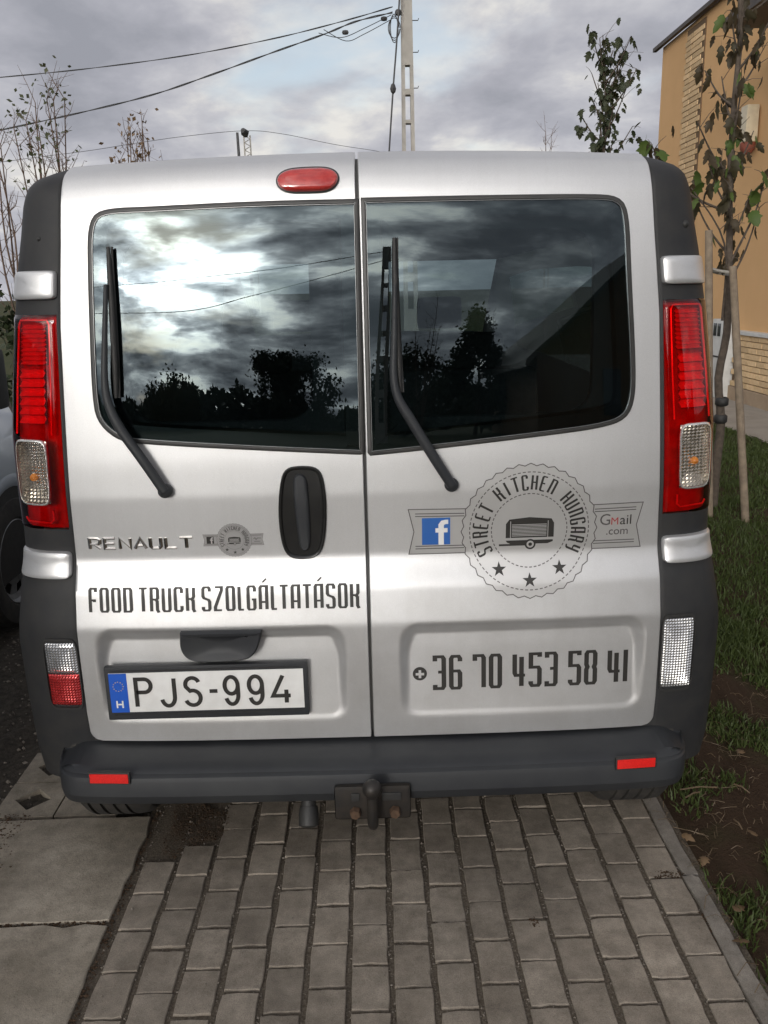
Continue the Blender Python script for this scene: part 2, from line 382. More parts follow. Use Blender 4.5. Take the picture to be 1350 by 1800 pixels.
for c in range(15):
    for k in range(1, 48):
        rest.add([(v[0]-.612+.1*c, v[1]+3.62+MODY*k, v[2]) for v in rv], rf)
    for k in range(2, 30):
        rest.add([(v[0]-.612+.1*c, v[1]+.48-MODY*k, v[2]) for v in rv], rf)
for _, xc, yc in spots[300:]: rest.add([(v[0]+xc, v[1]+yc, v[2]) for v in rv], rf)
tag(rest.build('paver_field', 'paver', drive), kind='stuff')
# stones of the grit that fill the joints
st = MB(); ico = [(1, 0, 0), (-1, 0, 0), (0, 1, 0), (0, -1, 0), (0, 0, 1), (0, 0, -1)]
icf = [(0, 2, 4), (2, 1, 4), (1, 3, 4), (3, 0, 4), (2, 0, 5), (1, 2, 5), (3, 1, 5), (0, 3, 5)]
for i in range(5200):
    if i % 3: x = -.662+.1*rng.integers(0, 16)+rng.normal()*.0055; y = rng.uniform(1.0, 2.7)
    else:
        c = rng.integers(0, 15); x = -.662+.1*c+rng.uniform(0, .1); y = 1.633+MODY/2+MODY*rng.integers(-5, 9)+(MODY/2 if c % 2 == 1 else 0)+rng.normal()*.004
    r = abs(rng.normal())*.0013+.0009
    if i % 170 == 0: r = .005
    q = rng.uniform(.6, 1.2, 3)
    st.add([(x+a*r*q[0], y+b*r*q[1], -.0045+c_*r*q[2]) for a, b, c_ in ico], icf)
for i in range(300):
    r = abs(rng.normal())*.0012+.0008; x, y = rng.uniform(-1.1, .85), rng.uniform(1.0, 2.5)
    st.add([(x+a*r, y+b*r, .002+c_*r) for a, b, c_ in ico], icf)
tag(st.build('joint_gravel', 'stones'), 'fine grit and pebbles lying in the driveway joints', 'gravel', kind='stuff')
dm = MB()
for (cx, cy, rx, ry, hh) in ((-.54, 2.27, .10, .13, .003), (.790, 1.985, .045, .030, .0015), (.832, 1.80, .006, .06, .001), (.40, 1.825, .016, .018, .001)):
    for i in range(int(2600*rx*ry/.018)+30):
        a = rng.uniform(0, 6.28); q = math.sqrt(rng.uniform())*(1+.25*math.sin(3*a+cx*9)); r = abs(rng.normal())*.0035+.002
        x, y = cx+rx*q*math.cos(a), cy+ry*q*math.sin(a); e = rng.uniform(.6, 1.3, 3)
        r *= .42; dm.add([(x+p*r*e[0], y+b*r*e[1], hh*max(0, 1-q*q)-.001+c_*r*e[2]*.45) for p, b, c_ in ico], icf)
for i in range(1500):
    if i % 3 == 0: x, y, hh = rng.uniform(-1.19, -.69), 1.866+rng.normal()*.006, 0
    elif i % 3 == 1: x, y, hh = -.678+rng.normal()*.006, rng.uniform(1.3, 2.35), -.003
    else: x, y, hh = -1.16+abs(rng.normal())*.035+.03*math.sin(rng.uniform(0, 9)), rng.uniform(1.9, 2.36), .003
    r = abs(rng.normal())*.0016+.001
    dm.add([(x+p*r*1.2, y+b*r, hh+c_*r*.7) for p, b, c_ in ico], icf)
tag(dm.build('loose_soil', 'soil'), 'loose brown soil spilled over the pavers', 'soil', kind='stuff')

# kerb stones
kerbroot = empty('kerb', (.858, 2, 0), 'row of narrow concrete kerb stones between pavers and lawn', 'kerb')
km = paver_mesh(.043, .494, 33, .12, .003, .0022, 5)
km.materials.clear(); km.materials.append(M['kerb'])
for k in range(-6, 14):
    o = link('kerb_stone', km, kerbroot, (rng.normal()*.002, 1.735-2+k*.5, .004+rng.normal()*.002)); o.rotation_euler = (0, 0, rng.normal()*.004+(math.pi if k % 2 else 0))

# concrete slabs and the lattice paver on the left
slabm = [paver_mesh(.50, .452, 40+s, .06, .002, .0028, 9) for s in range(2)]
for m_ in slabm: m_.materials.clear(); m_.materials.append(M['slab'])
labs = ['pale concrete slab at the bottom left, in front of the joint', 'pale concrete slab under the left rear tyre']
for k, (yc, lb) in enumerate(((1.632, 0), (2.098, 1))):
    o = link('concrete_slab', slabm[k], None, (-.935, yc, .003)); o.rotation_euler = (.003, .004*(1-2*k), .006*(1-2*k))
    tag(o, labs[lb], 'slab', 'concrete slabs beside the driveway')
o = link('concrete_slab', slabm[0], None, (-.935, 1.166, .003)); tag(o, 'concrete slab nearest the camera, left of the pavers', 'slab', 'concrete slabs beside the driveway')
lat = MB()
def lattice(cx, cy, L, w, z0, z1):
    # square block with a diamond opening
    o_ = [(-L, -L), (0, -L), (L, -L), (L, 0), (L, L), (0, L), (-L, L), (-L, 0)]; q = L*w
    i_ = [(-q*.5, -q*.5), (0, -q), (q*.5, -q*.5), (q, 0), (q*.5, q*.5), (0, q), (-q*.5, q*.5), (-q, 0)]
    vs_ = [(cx+x, cy+y, z) for z in (z0, z1) for x, y in o_+i_]
    fs = []
    for k in range(8):
        a, b = k, (k+1) % 8
        fs += [(16+a, 16+b, 24+b, 24+a), (a, b, 16+b, 16+a), (8+b, 8+a, 24+a, 24+b)]
    lat.add(vs_, fs)
lattice(0, 0, .095, .62, -.05, 0)
lm = mesh('lattice_block', lat.v, lat.f, 'slab', 40)
lroot = empty('lattice_paver', (-1.0, 2.47, 0), 'weathered concrete grass paver with diamond openings beside the slab', 'grass paver')
for k in range(2):
    for j in range(2):
        o = link('lattice_block', lm, lroot, (-.10+.195*k, -.03+.195*j, -.002)); o.rotation_euler = (0, 0, rng.normal()*.01)

# ------------------------------------------------------------------ rear surface of the silver van
_pz = np.array([.28, .40, .62, .70, .80, .855, .880, .95, 1.05, 1.15, 1.30, 1.45, 1.60, 1.75, 1.80, 1.83, 1.855, 1.872, 1.884, 1.892])
_py = np.array([2.143, 2.132, 2.1160, 2.113, 2.130, 2.152, 2.1590, 2.1550, 2.1480, 2.1495, 2.160, 2.170, 2.182, 2.198, 2.206, 2.215, 2.228, 2.245, 2.270, 2.305])
_zz = np.arange(.2, 1.96, .002); _yy = np.interp(_zz, _pz, _py)
_k = np.exp(-.5*(np.arange(-12, 13)/4.0)**2); _k /= _k.sum()
_yp = np.convolve(np.pad(_yy, 12, mode='edge'), _k, 'valid')
_k2 = np.exp(-.5*(np.arange(-60, 61)/22.0)**2); _k2 /= _k2.sum()
_yp2 = np.convolve(np.pad(_yy, 60, mode='edge'), _k2, 'valid')
_w = sstep(1.05, 1.2, _zz)*(1-sstep(1.72, 1.80, _zz)); _yp = _yp*(1-_w)+_yp2*_w
def prof(z): return np.interp(z, _zz, _yp)
XC = .003
def Ys(x, z):       # door skin without the pressed recesses
    x = np.asarray(x, float); z = np.asarray(z, float); q = np.abs((x-XC)/.78)
    return prof(z+.020*q**2*sstep(1.5, 1.85, z))+.010*q**2+.012*q**6
def rbox(x, z, x0, x1, z0, z1, r):
    qx = np.abs(x-(x0+x1)/2)-(x1-x0)/2+r; qz = np.abs(z-(z0+z1)/2)-(z1-z0)/2+r
    return np.hypot(np.maximum(qx, 0), np.maximum(qz, 0))+np.minimum(np.maximum(qx, qz), 0)-r
def Yd(x, z):
    x = np.asarray(x, float); z = np.asarray(z, float)
    d = np.minimum(rbox(x, z, -.738, -.058, .408, .704, .055), rbox(x, z, .080, .750, .410, .704, .055))
    wid = .028+.022*sstep(.60, .68, z)
    dep = .036*np.clip((z-.412)/.27, 0, 1)**.85
    return Ys(x, z)+dep*sstep(0.0, 1.0, -d/wid)
def on(px, py, off=0.0, fn=Ys):
    Y = 2.15
    for _ in range(14): p = at(px, py, Y); Y = float(fn(p[0], p[2]))+off
    return at(px, py, Y)

XI = ([.36, .45, .85, 1.3, 1.5, 1.7, 1.90], [.788, .790, .781, .763, .754, .736, .722])
XO = ([.20, .30, .50, .65, .80, .90, 1.0, 1.21, 1.36, 1.52, 1.64, 1.71, 1.785, 1.83, 1.85, 1.868, 1.880], [.962, .978, .980, .978, .958, .944, .938, .935, .918, .897, .878, .864, .852, .838, .822, .790, .745])
def xi(z): return np.interp(z, *XI)
def xo(z): return np.interp(z, *XO)

van = empty('silver_van', (XC, 4.5, 0), 'silver van with twin rear doors carrying black lettering and a round badge', 'van')

def chaikin(P, it=2):
    P = [np.array(p, float) for p in P]
    for _ in range(it):
        Q = []
        for i in range(len(P)):
            a, b = P[i], P[(i+1) % len(P)]; Q += [.75*a+.25*b, .25*a+.75*b]
        P = Q
    out = [P[0]]
    for p in P[1:]:
        if np.linalg.norm(p-out[-1]) > 1e-5: out.append(p)
    return out
def resample(P, n):
    P = np.array(P+[P[0]]); d = np.r_[0, np.cumsum(np.linalg.norm(np.diff(P, axis=0), axis=1))]
    s = np.linspace(0, d[-1], n, endpoint=False); return np.c_[np.interp(s, d, P[:, 0]), np.interp(s, d, P[:, 1])]
def inset(P, d):
    P = np.asarray(P); a = np.roll(P, 1, 0); b = np.roll(P, -1, 0)
    t = b-a; t /= np.linalg.norm(t, axis=1)[:, None]+1e-12
    area = .5*np.sum(P[:, 0]*np.roll(P[:, 1], -1)-np.roll(P[:, 0], -1)*P[:, 1])
    n = np.c_[-t[:, 1], t[:, 0]]*np.sign(area); return P+n*d
def inside(P, x, z):
    P = np.asarray(P); r = np.zeros(np.shape(x), bool); j = len(P)-1
    for i in range(len(P)):
        xi_, zi_ = P[i]; xj, zj = P[j]
        if zi_ != zj:
            c = ((zi_ > z) != (zj > z)) & (x < (xj-xi_)*(z-zi_)/(zj-zi_)+xi_); r ^= c
        j = i
    return r
def rings_mesh(rings, close=True):       # list of (N,3) loops from outside in
    n = len(rings[0]); vs_ = [p for R in rings for p in R]; fs = []
    for i in range(len(rings)-1):
        for j in range(n): fs.append((i*n+j, i*n+(j+1) % n, (i+1)*n+(j+1) % n, (i+1)*n+j))
    if close:
        vs_.append(np.mean(rings[-1], axis=0)); m = len(vs_)-1; b = (len(rings)-1)*n
        for j in range(n): fs.append((b+j, b+(j+1) % n, m))
    return vs_, fs
def loop3(P, fn, dy): P = np.asarray(P); return np.c_[P[:, 0], fn(P[:, 0], P[:, 1])+dy, P[:, 1]]
def scaled(P, s): c = P.mean(0); return c+(P-c)*s
def pxloop(P, off=0.0, fn=Ys, it=2, n=96):
    q = [on(a, b, off, fn) for a, b in P]; return resample(chaikin([(p[0], p[2]) for p in q], it), n)

# window outlines (outer edge of the rubber)
WL = pxloop([(631, 349), (631, 349), (631, 349), (448, 353), (255, 363), (198, 365), (166, 373), (154, 402), (154, 465), (158, 600), (162, 696), (170, 742), (205, 774), (244, 781), (448, 792), (641, 800), (641, 800), (641, 800)], n=160)
WR = pxloop([(634, 347), (634, 347), (634, 347), (875, 342), (1051, 340), (1090, 345), (1106, 372), (1110, 487), (1118, 644), (1116, 708), (1098, 740), (1050, 754), (953, 767), (773, 789), (646, 802), (646, 802), (646, 802)], n=160)
def door(side):
    nx, nz = 150, 420
    zb, r = .360, .030
    v = np.linspace(0, 1, nz); z0 = zb+v*(1.892-zb)
    xe = xi(z0)-.004; t = np.clip((zb+r-z0)/r, 0, 1); xe = xe-r*(1-np.sqrt(np.clip(1-t*t, 0, 1)))
    inner = np.where(z0 < 1.9, .0055, .0055)
    U = np.linspace(0, 1, nx)
    X = side*(inner[None, :]+U[:, None]*(xe-inner)[None, :])+XC
    zt = 1.892-.020*((X-XC)/.75)**2
    Z = zb+v[None, :]*(zt-zb); Z = Z+.004*side*0
    Y = Yd(X, Z)
    # fold the edges round
    vs_ = np.stack([X, Y, Z], -1).reshape(-1, 3)
    hole = inset(WL if side < 0 else WR, .0065)
    f = []
    cxm = (X[:-1, :-1]+X[1:, 1:])/2; czm = (Z[:-1, :-1]+Z[1:, 1:])/2
    ins = inside(hole, cxm, czm)
    for i in range(nx-1):
        for j in range(nz-1):
            if not ins[i, j]:
                q = (i*nz+j, (i+1)*nz+j, (i+1)*nz+j+1, i*nz+j+1); f.append(q if side > 0 else q[::-1])
    # skirt
    loop = [(i, 0) for i in range(nx)]+[(nx-1, j) for j in range(1, nz)]+[(i, nz-1) for i in range(nx-2, -1, -1)]+[(0, j) for j in range(nz-2, 0, -1)]
    b = np.array([vs_[i*nz+j] for i, j in loop]); n = len(b); base = len(vs_)
    cen = b.mean(0); out = inset(b[:, [0, 2]], -.0022)
    s1 = np.c_[out[:, 0], b[:, 1]+.0035, out[:, 1]]; s2 = np.c_[out[:, 0], b[:, 1]+.040, out[:, 1]]
    vs_ = np.r_[vs_, s1, s2]
    idx = [i*nz+j for i, j in loop]
    for k in range(n):
        k2 = (k+1) % n
        f += [(idx[k], idx[k2], base+k2, base+k), (base+k, base+k2, base+n+k2, base+n+k)]
    mb = MB(); mb.add(vs_, f); return mb.build('rear_door', 'silver', van, 50)
doorL, doorR = door(-1), door(1)
def pane_fn(x, z):
    d = np.abs(np.asarray(x)-XC); return Ys(x, z)-.001+.0006*np.sin(np.asarray(x)*7+np.asarray(z)*5)
for D, WP in ((doorL, WL), (doorR, WR)):
    a = [loop3(inset(WP, d), Ys, dy) for d, dy in ((-.0005, .004), (.0008, -.0035), (.003, -.0050), (.010, -.0045), (.012, -.001))]
    v_, f_ = rings_mesh(a, False); MB().add(v_, f_).build('window_seal', 'seal', D, 45)
    a = [loop3(inset(WP, d), Ys, dy) for d, dy in ((.0117, .001), (.0120, -.0048), (.0130, -.0048), (.0133, .001))]
    v_, f_ = rings_mesh(a, False); MB().add(v_, f_).build('trim_line', 'trimline', D, 45)
    g = inset(WP, .0118)
    a = [loop3(scaled(g, s), pane_fn, 0) for s in np.linspace(1, .03, 30)]
    v_, f_ = rings_mesh(a, True); MB().add(v_, f_).build('window_pane', 'glass', D, 80)
    fr = [loop3(inset(WP, .010), Ys, .004), loop3(inset(WP, .046), Ys, .004), loop3(inset(WP, .050), Ys, .030)]
    v_, f_ = rings_mesh(fr, False); MB().add(v_, f_).build('window_border', 'black', D, 45)
# inner door panels with their rounded openings, set deep behind the glass
for D, x0, x1 in ((doorL, -.60, -.125), (doorR, .075, .60)):
    zc_, r = (1.235, 1.70), .07
    P = []
    for cx, cz, a0 in ((x1-r, zc_[1]-r, 0), (x0+r, zc_[1]-r, 90), (x0+r, zc_[0]+r, 180), (x1-r, zc_[0]+r, 270)):
        for k in range(9): q = math.radians(a0+90*k/8); P.append((cx+r*math.cos(q), cz+r*math.sin(q)))
    P = resample(P, 96)
    sgn = -1 if x0 < 0 else 1; ex0, ex1 = (-.74, -.012) if sgn < 0 else (.016, .74)
    Q = []
    c = P.mean(0)
    for p in P:
        d = p-c; k = min(((ex1 if d[0] > 0 else ex0)-c[0])/d[0] if abs(d[0]) > 1e-6 else 9, ((1.84 if d[1] > 0 else .45)-c[1])/d[1] if abs(d[1]) > 1e-6 else 9); Q.append(c+d*k)
    Q = np.array(Q)
    v_, f_ = rings_mesh([loop3(Q, Ys, .055), loop3(P, Ys, .055), loop3(inset(P, .002), Ys, .075), loop3(Q, Ys, .076)], False)
    MB().add(v_, f_).build('inner_panel', 'interior', D, 40)
# dark rebate behind the gaps
rb = MB(); zz = np.linspace(.36, 1.875, 60)
rb.add([(XC+s*.03, float(Ys(XC, z))+.022, z) for z in zz for s in (-1, 1)], [(2*i, 2*i+1, 2*i+3, 2*i+2) for i in range(59)]).build('centre_seal', 'rubber', van, 60)
cs = MB(); cs.tube([(XC+.0005, float(Ys(XC, z))+.009, z) for z in np.linspace(.38, 1.868, 40)], .0042, 8).build('gap_strip', 'seal', van, 60)

# ------------------------------------------------------------------ corner trims with lamps
def Yt(u, z): u = np.clip(u, 0, 1); return prof(np.minimum(z, 1.86))+.026+.10*(1-np.sqrt(np.clip(1-u**2.3, 0, 1)))
def tp(side, u, z, dy=0.0):
    x = XC+side*(xi(z)+.003+u*(xo(z)-xi(z)-.003)); return np.array([x, float(Yt(u, z))+dy, z])
LZ0, LZ1 = .962, 1.522
CLR = (.28, .86, 1.035, 1.205)
def trim(side):
    us = [-.12, 0, .04, .15, .3, .45, .6, .72, .82, .90, .95, .985, 1.0]
    zs = sorted(set(list(np.round(np.linspace(.23, 1.80, 90), 4))+[LZ0+.004, LZ1-.004, 1.81, 1.825, 1.84, 1.85, 1.858, 1.866, 1.872, 1.878]))
    vs_ = []
    for u in us:
        for z in zs:
            p = tp(side, u, z, .012 if u < 0 else 0.0)
            if z > 1.80: p[1] += .10*((z-1.80)/.08)**3
            vs_.append(p)
    for ex in (.05, .35):
        for z in zs: vs_.append(tp(side, 1, z, ex))
    f = []; nz = len(zs); us2 = us+[1.2, 1.4]
    for i in range(len(us2)-1):
        for j in range(nz-1):
            if us2[i] >= .04 and us2[i+1] <= .951 and zs[j] >= LZ0+.003 and zs[j+1] <= LZ1-.003: continue
            q = (i*nz+j, (i+1)*nz+j, (i+1)*nz+j+1, i*nz+j+1); f.append(q if side > 0 else q[::-1])
    return MB().add(vs_, f).build('corner_trim', 'plastic', van, 50)
def spatch(side, u0, u1, z0, z1, rings, n=7, N=64):
    L = []
    for s, dy in rings:
        R = []
        for k in range(N):
            q = 2*math.pi*k/N; c, s_ = math.cos(q), math.sin(q)
            rr = (abs(c)**n+abs(s_)**n)**(-1/n)
            u = (u0+u1)/2+(u1-u0)/2*s*c*rr; z = (z0+z1)/2+(z1-z0)/2*s*s_*rr
            R.append(tp(side, u, z, dy))
        L.append(np.array(R))
    return rings_mesh(L, True)
def gridpatch(side, us, zs, dyf, skip=None):
    vs_ = [tp(side, u, z, dyf(u, z)) for u in us for z in zs]; f = []; nz = len(zs)
    for i in range(len(us)-1):
        for j in range(nz-1):
            if skip and skip((us[i]+us[i+1])/2, (zs[j]+zs[j+1])/2): continue
            q = (i*nz+j, (i+1)*nz+j, (i+1)*nz+j+1, i*nz+j+1); f.append(q if side > 0 else q[::-1])
    return vs_, f
def prisms(side, u0, u1, z0, z1, nu, nz, dyb, h, dome=.0):
    us = np.linspace(u0, u1, 2*nu+1); zs = np.linspace(z0, z1, 2*nz+1)
    def dyf(u, z):
        i = int(round((u-u0)/(u1-u0)*2*nu)); j = int(round((z-z0)/(z1-z0)*2*nz)); a = 2*(u-u0)/(u1-u0)-1; b = 2*(z-z0)/(z1-z0)-1
        return dyb-(h if i % 2 and j % 2 else 0)-dome*(1-max(abs(a), abs(b))**4)
    return gridpatch(side, us, zs, dyf)
for side in (-1, 1):
    tr = trim(side)
    tl = MB()
    us = sorted(set(list(np.linspace(.012, 1.0, 20))+[CLR[0], CLR[1]])); zs = sorted(set(list(np.linspace(LZ0, LZ1, 60))+[CLR[2], CLR[3]]))
    def dyl(u, z):
        e = min((u-.012)/.06, (z-LZ0)/.012, (LZ1-z)/.012, 1.0); e = max(e, 0); return .004-.011*math.sqrt(e)
    v_, f_ = gridpatch(side, us, zs, dyl, lambda u, z: CLR[0] < u < CLR[1] and CLR[2] < z < CLR[3])
    lens = tl.add(v_, f_).build('tail_light', 'redlens', van, 50)
    # housing and reflectors inside
    def dyh(u, z): return .034
    us = np.linspace(.0, .99, 14); zs = np.linspace(LZ0, LZ1, 40)
    v_, f_ = gridpatch(side, us, zs, dyh); MB().add(v_, f_).build('lamp_housing', 'redsolid', lens, 50)
    def ribs(z0, z1, u0, u1, k, name='reflector_rib', mat='reflector'):
        for j in range(k):
            a = z0+(z1-z0)*j/k; b = a+(z1-z0)/k*.86
            us_ = np.linspace(u0, u1, 7)
            vs_ = [tp(side, u, z, dy) for u in us_ for z, dy in ((a, .012), ((a+b)/2, .030), (b, .018), (b+.001, .033))]
            f = [(i*4+q, (i+1)*4+q, (i+1)*4+q+1, i*4+q+1) for i in range(6) for q in range(3)]
            MB().add(vs_, f if side > 0 else [t[::-1] for t in f]).build(name, mat, lens, 50)
    ribs(1.395, 1.495, .30, .80, 9)
    ribs(1.245, 1.385, .34, .82, 6)
    # inner outline of the chamber
    fr = [tp(side, u, z, .012) for u, z in ((.22, 1.215), (.20, 1.35), (.20, 1.495), (.24, 1.505), (.80, 1.505), (.84, 1.495), (.86, 1.35), (.88, 1.215))]
    MB().tube(fr, .0028, 6).build('light_guide', 'reflector', lens, 60)
    fr = [tp(side, u, z, .012) for u, z in ((.30, 1.015), (.30, .99), (.36, .980), (.80, .980), (.86, .99))]
    MB().tube(fr, .003, 6).build('light_guide', 'reflector', lens, 60)
    # clear indicator window
    ic = MB(); v_, f_ = spatch(side, CLR[0], CLR[1], CLR[2], CLR[3], [(1.02, .004), (1.02, -.0095), (.99, -.0125), (.965, -.0125), (.955, -.010)], 6)
    nrm = 64; f_ = [q for q in f_ if len(q) == 4]; v_ = v_[:-1]
    ic.add(v_, f_).build('indicator_frame', 'prism', lens, 50)
    v_, f_ = spatch(side, CLR[0], CLR[1], CLR[2], CLR[3], [(.965, -.011), (.7, -.0125), (.4, -.013), (.1, -.013)], 6); MB().add(v_, f_).build('indicator_lens', 'clearlens', lens, 50)
    v_, f_ = spatch(side, CLR[0], CLR[1], CLR[2], CLR[3], [(1.0, -.004), (.8, .016), (.45, .028), (.1, .030)], 5)
    v_, f_ = prisms(side, CLR[0]+.01, CLR[1]-.01, CLR[2]+.003, CLR[3]-.003, 8, 18, -.002, .003, -.012); MB().add(v_, f_).build('indicator_reflector', 'indrefl', lens)
    c = tp(side, (CLR[0]+CLR[1])/2, 1.105, .008); MB().lathe(c, (0, -1, .0), [(.001, .012), (.008, .010), (.011, .002), (.010, -.008), (.007, -.016)], 14).build('indicator_bulb', 'amber', lens, 60)
    # body-coloured hinge covers
    for z0, z1 in ((1.556, 1.624), (.835, .905)):
        v_, f_ = spatch(side, .04, 1.0, z0, z1, [(1.02, .010), (1.02, -.008), (.97, -.016), (.88, -.0185), (.6, -.0195), (.2, -.020)], 9); MB().add(v_, f_).build('hinge_cover', 'silver', van, 40)
    # low lamp
    z0, z1 = (.468, .664) if side < 0 else (.474, .688)
    v_, f_ = spatch(side, -.0, .50, z0-.006, z1+.006, [(1.05, .006), (1.03, -.0055), (.975, -.0055), (.955, .002)], 7); MB().add(v_[:-1], [q for q in f_ if len(q) == 4]).build('lamp_surround', 'rubber', van, 40)
    if side > 0:
        v_, f_ = prisms(side, .012, .478, z0+.004, z1-.004, 11, 26, -.002, .0022, .007); MB().add(v_, f_).build('reversing_light', 'prismclear', van)
    else:
        zm = .568
        v_, f_ = prisms(side, .012, .478, zm+.002, z1-.004, 11, 12, -.002, .0022, .007); MB().add(v_, f_).build('reversing_light', 'prismclear', van)
        v_, f_ = prisms(side, .012, .478, z0+.004, zm-.002, 11, 12, -.002, .0022, .007); MB().add(v_, f_).build('fog_light', 'prismred', van)
MB().lathe(tp(1, .62, 1.70, .004), (0, -1, 0), [(.001, .010), (.008, .008), (.010, .002), (.011, -.004)], 14).build('trim_stud', 'rubber', van, 60)
MB().lathe(tp(-1, .40, 1.70, .004), (0, -1, 0), [(.001, .006), (.006, .004), (.008, -.002)], 14).build('trim_stud', 'rubber', van, 60)

# ------------------------------------------------------------------ high brake light, handles, wipers
def puck(name, P, rings, mat, parent, fn=Ys, smooth=45):
    v_, f_ = rings_mesh([loop3(scaled(inset(P, d), s), fn, dy) for d, s, dy in rings]); return MB().add(v_, f_).build(name, mat, parent, smooth)
BL = pxloop([(505, 298), (541, 295), (578, 295), (594, 305), (595, 320), (580, 336), (541, 338), (505, 338), (488, 328), (487, 310)], n=64)
puck('brake_light_gasket', inset(BL, -.003), [(0, 1, .006), (0, 1, -.004), (.004, 1, -.006), (.004, .9, -.006)], 'seal', van)
puck('high_brake_light', BL, [(0, 1, .0), (.001, 1, -.010), (.005, 1, -.016), (0, .7, -.019), (0, .4, -.0195), (0, .1, -.0195)], 'brake', van)
HP = pxloop([(500, 822), (532, 817), (562, 822), (571, 850), (575, 900), (571, 955), (560, 978), (532, 983), (505, 978), (494, 950), (489, 900), (492, 850)], n=72)
hd = puck('door_handle', HP, [(0, 1, .006), (.0, 1, -.006), (.003, 1, -.0085), (.007, 1, -.0075), (.010, 1, -.0025), (0, .6, -.0015), (0, .3, -.0015)], 'black', doorL)
c = HP.mean(0); hb = [(c[0]+dx, c[1]+dz) for dx, dz in ((-.018, .105), (.012, .105), (.018, .06), (.018, -.07), (.012, -.105), (-.010, -.105), (-.016, -.06), (-.022, .06))]
puck('handle_grip', resample(chaikin(hb, 2), 48), [(0, 1, .0), (0, 1, -.006), (.004, 1, -.011), (0, .5, -.012), (0, .2, -.012)], 'bumper', hd)
LH = pxloop([(318, 1109), (318, 1109), (318, 1109), (388, 1107), (461, 1106), (461, 1106), (461, 1106), (458, 1128), (444, 1147), (420, 1152), (388, 1154), (355, 1154), (334, 1149), (322, 1130)], fn=Yd, n=72)
puck('pull_handle', LH, [(0, 1, .022), (0, 1, -.010), (.004, 1, -.016), (.012, 1, -.014), (0, .6, -.006), (0, .2, .0)], 'bumper', van, Ys)

def wiper(name, blade, arm, pivot, lab):
    w = MB(); P = catmull([on(x, y, o_) for x, y, o_ in arm], 6); k = len(P)
    w.tube(P, [.0055+.0075*min(1, (i/k)*1.6) for i in range(k)], 8)
    a = w.build(name, 'bumper', van, 60); a['label'] = lab
    b = MB(); P = catmull([on(x, y, o_) for x, y, o_ in blade], 6)
    for i in range(0, 1): b.tube(P, [.0045+.004*math.sin(math.pi*j/(len(P)-1)) for j in range(len(P))], 6)
    for dx, r in ((.007, .003),):
        b.tube([p+np.array([dx, .006, 0]) for p in P], r, 6)
    b.build('wiper_blade', 'rubber', a, 60)
    p = on(*pivot, -.022); MB().lathe(p, (0, -1, .06), [(.001, .010), (.010, .008), (.0175, .0), (.0185, -.010), (.016, -.030)], 20).build('wiper_pivot', 'bumper', a, 60)
wiper('wiper_arm', [(190, 434, -.020), (194, 500, -.020), (199, 580, -.020), (203, 660, -.020), (204, 700, -.020)],
      [(186, 500, -.030), (184, 600, -.032), (184, 670, -.034), (191, 712, -.036), (212, 755, -.036), (250, 808, -.034), (289, 864, -.026)], (289, 864), 'left wiper arm parked upright against the window edge')
wiper('wiper_arm', [(693, 418, -.020), (694, 480, -.020), (697, 560, -.020), (701, 640, -.020), (704, 690, -.020)],
      [(694, 500, -.030), (693, 590, -.032), (692, 660, -.034), (700, 700, -.036), (722, 738, -.036), (757, 795, -.034), (794, 853, -.026)], (794, 853), 'right wiper arm with its blade beside the door gap')

# ------------------------------------------------------------------ bumper
def bump_section(x):
    q = abs((x-XC)/.87); e = .014*q**2+.020*q**8+.12*q**40; a = abs(x-XC); up = .006*sstep(.70, .80, a)-.034*sstep(.80, .87, a)
    k = max(2.10, 2.0+e)
    return [(max(2.20, k), .374+up), (max(2.165, k), .350+up*.8), (max(2.06, 2.005+e), .345+min(up, 0)*.5), (2.030+e, .341+min(up, 0)*.3), (2.018+e, .336), (2.013+e, .332), (2.006+e, .331), (1.999+e, .327), (1.995+e, .314), (1.993+e, .276), (1.997+e, .267), (2.001+e, .256), (2.008+e, .246), (2.03+e, .240), (2.14, .246), (2.2, .25)]
xs = np.concatenate([np.linspace(-.868, -.78, 26), np.linspace(-.77, .77, 50), np.linspace(.78, .868, 26)])
vs_ = []
for x in xs:
    for (y, z) in bump_section(x+XC): vs_.append((x+XC, y, z))
ns = len(bump_section(0)); f = [(i*ns+j, i*ns+j+1, (i+1)*ns+j+1, (i+1)*ns+j) for i in range(len(xs)-1) for j in range(ns-1)]
f += [tuple(range(ns-1, -1, -1)), tuple((len(xs)-1)*ns+j for j in range(ns))]
bumper = MB().add(vs_, f).build('bumper', 'bumper', van, 24)
for (xa, ya, xb, yb) in ((158, 1357, 229, 1374), (1083, 1331, 1150, 1346)):
    a = at(xa, ya, 2.012); b = at(xb, yb, 2.012); cx, cz = (a[0]+b[0])/2, (a[2]+b[2])/2; wx, wz = abs(b[0]-a[0]), .026
    yy = bump_section(cx)[8][0]; rot = math.atan2(bump_section(cx+.05)[8][0]-bump_section(cx-.05)[8][0], .1)
    MB().box((cx, yy+.002, cz), (wx+.008, .012, wz+.009), rot, .003).build('reflector_rim', 'rubber', bumper, 40)
    r_ = MB().box((cx, yy-.003, cz), (wx, .008, wz), rot, .002).build('reflector', 'redbright', bumper, 40)
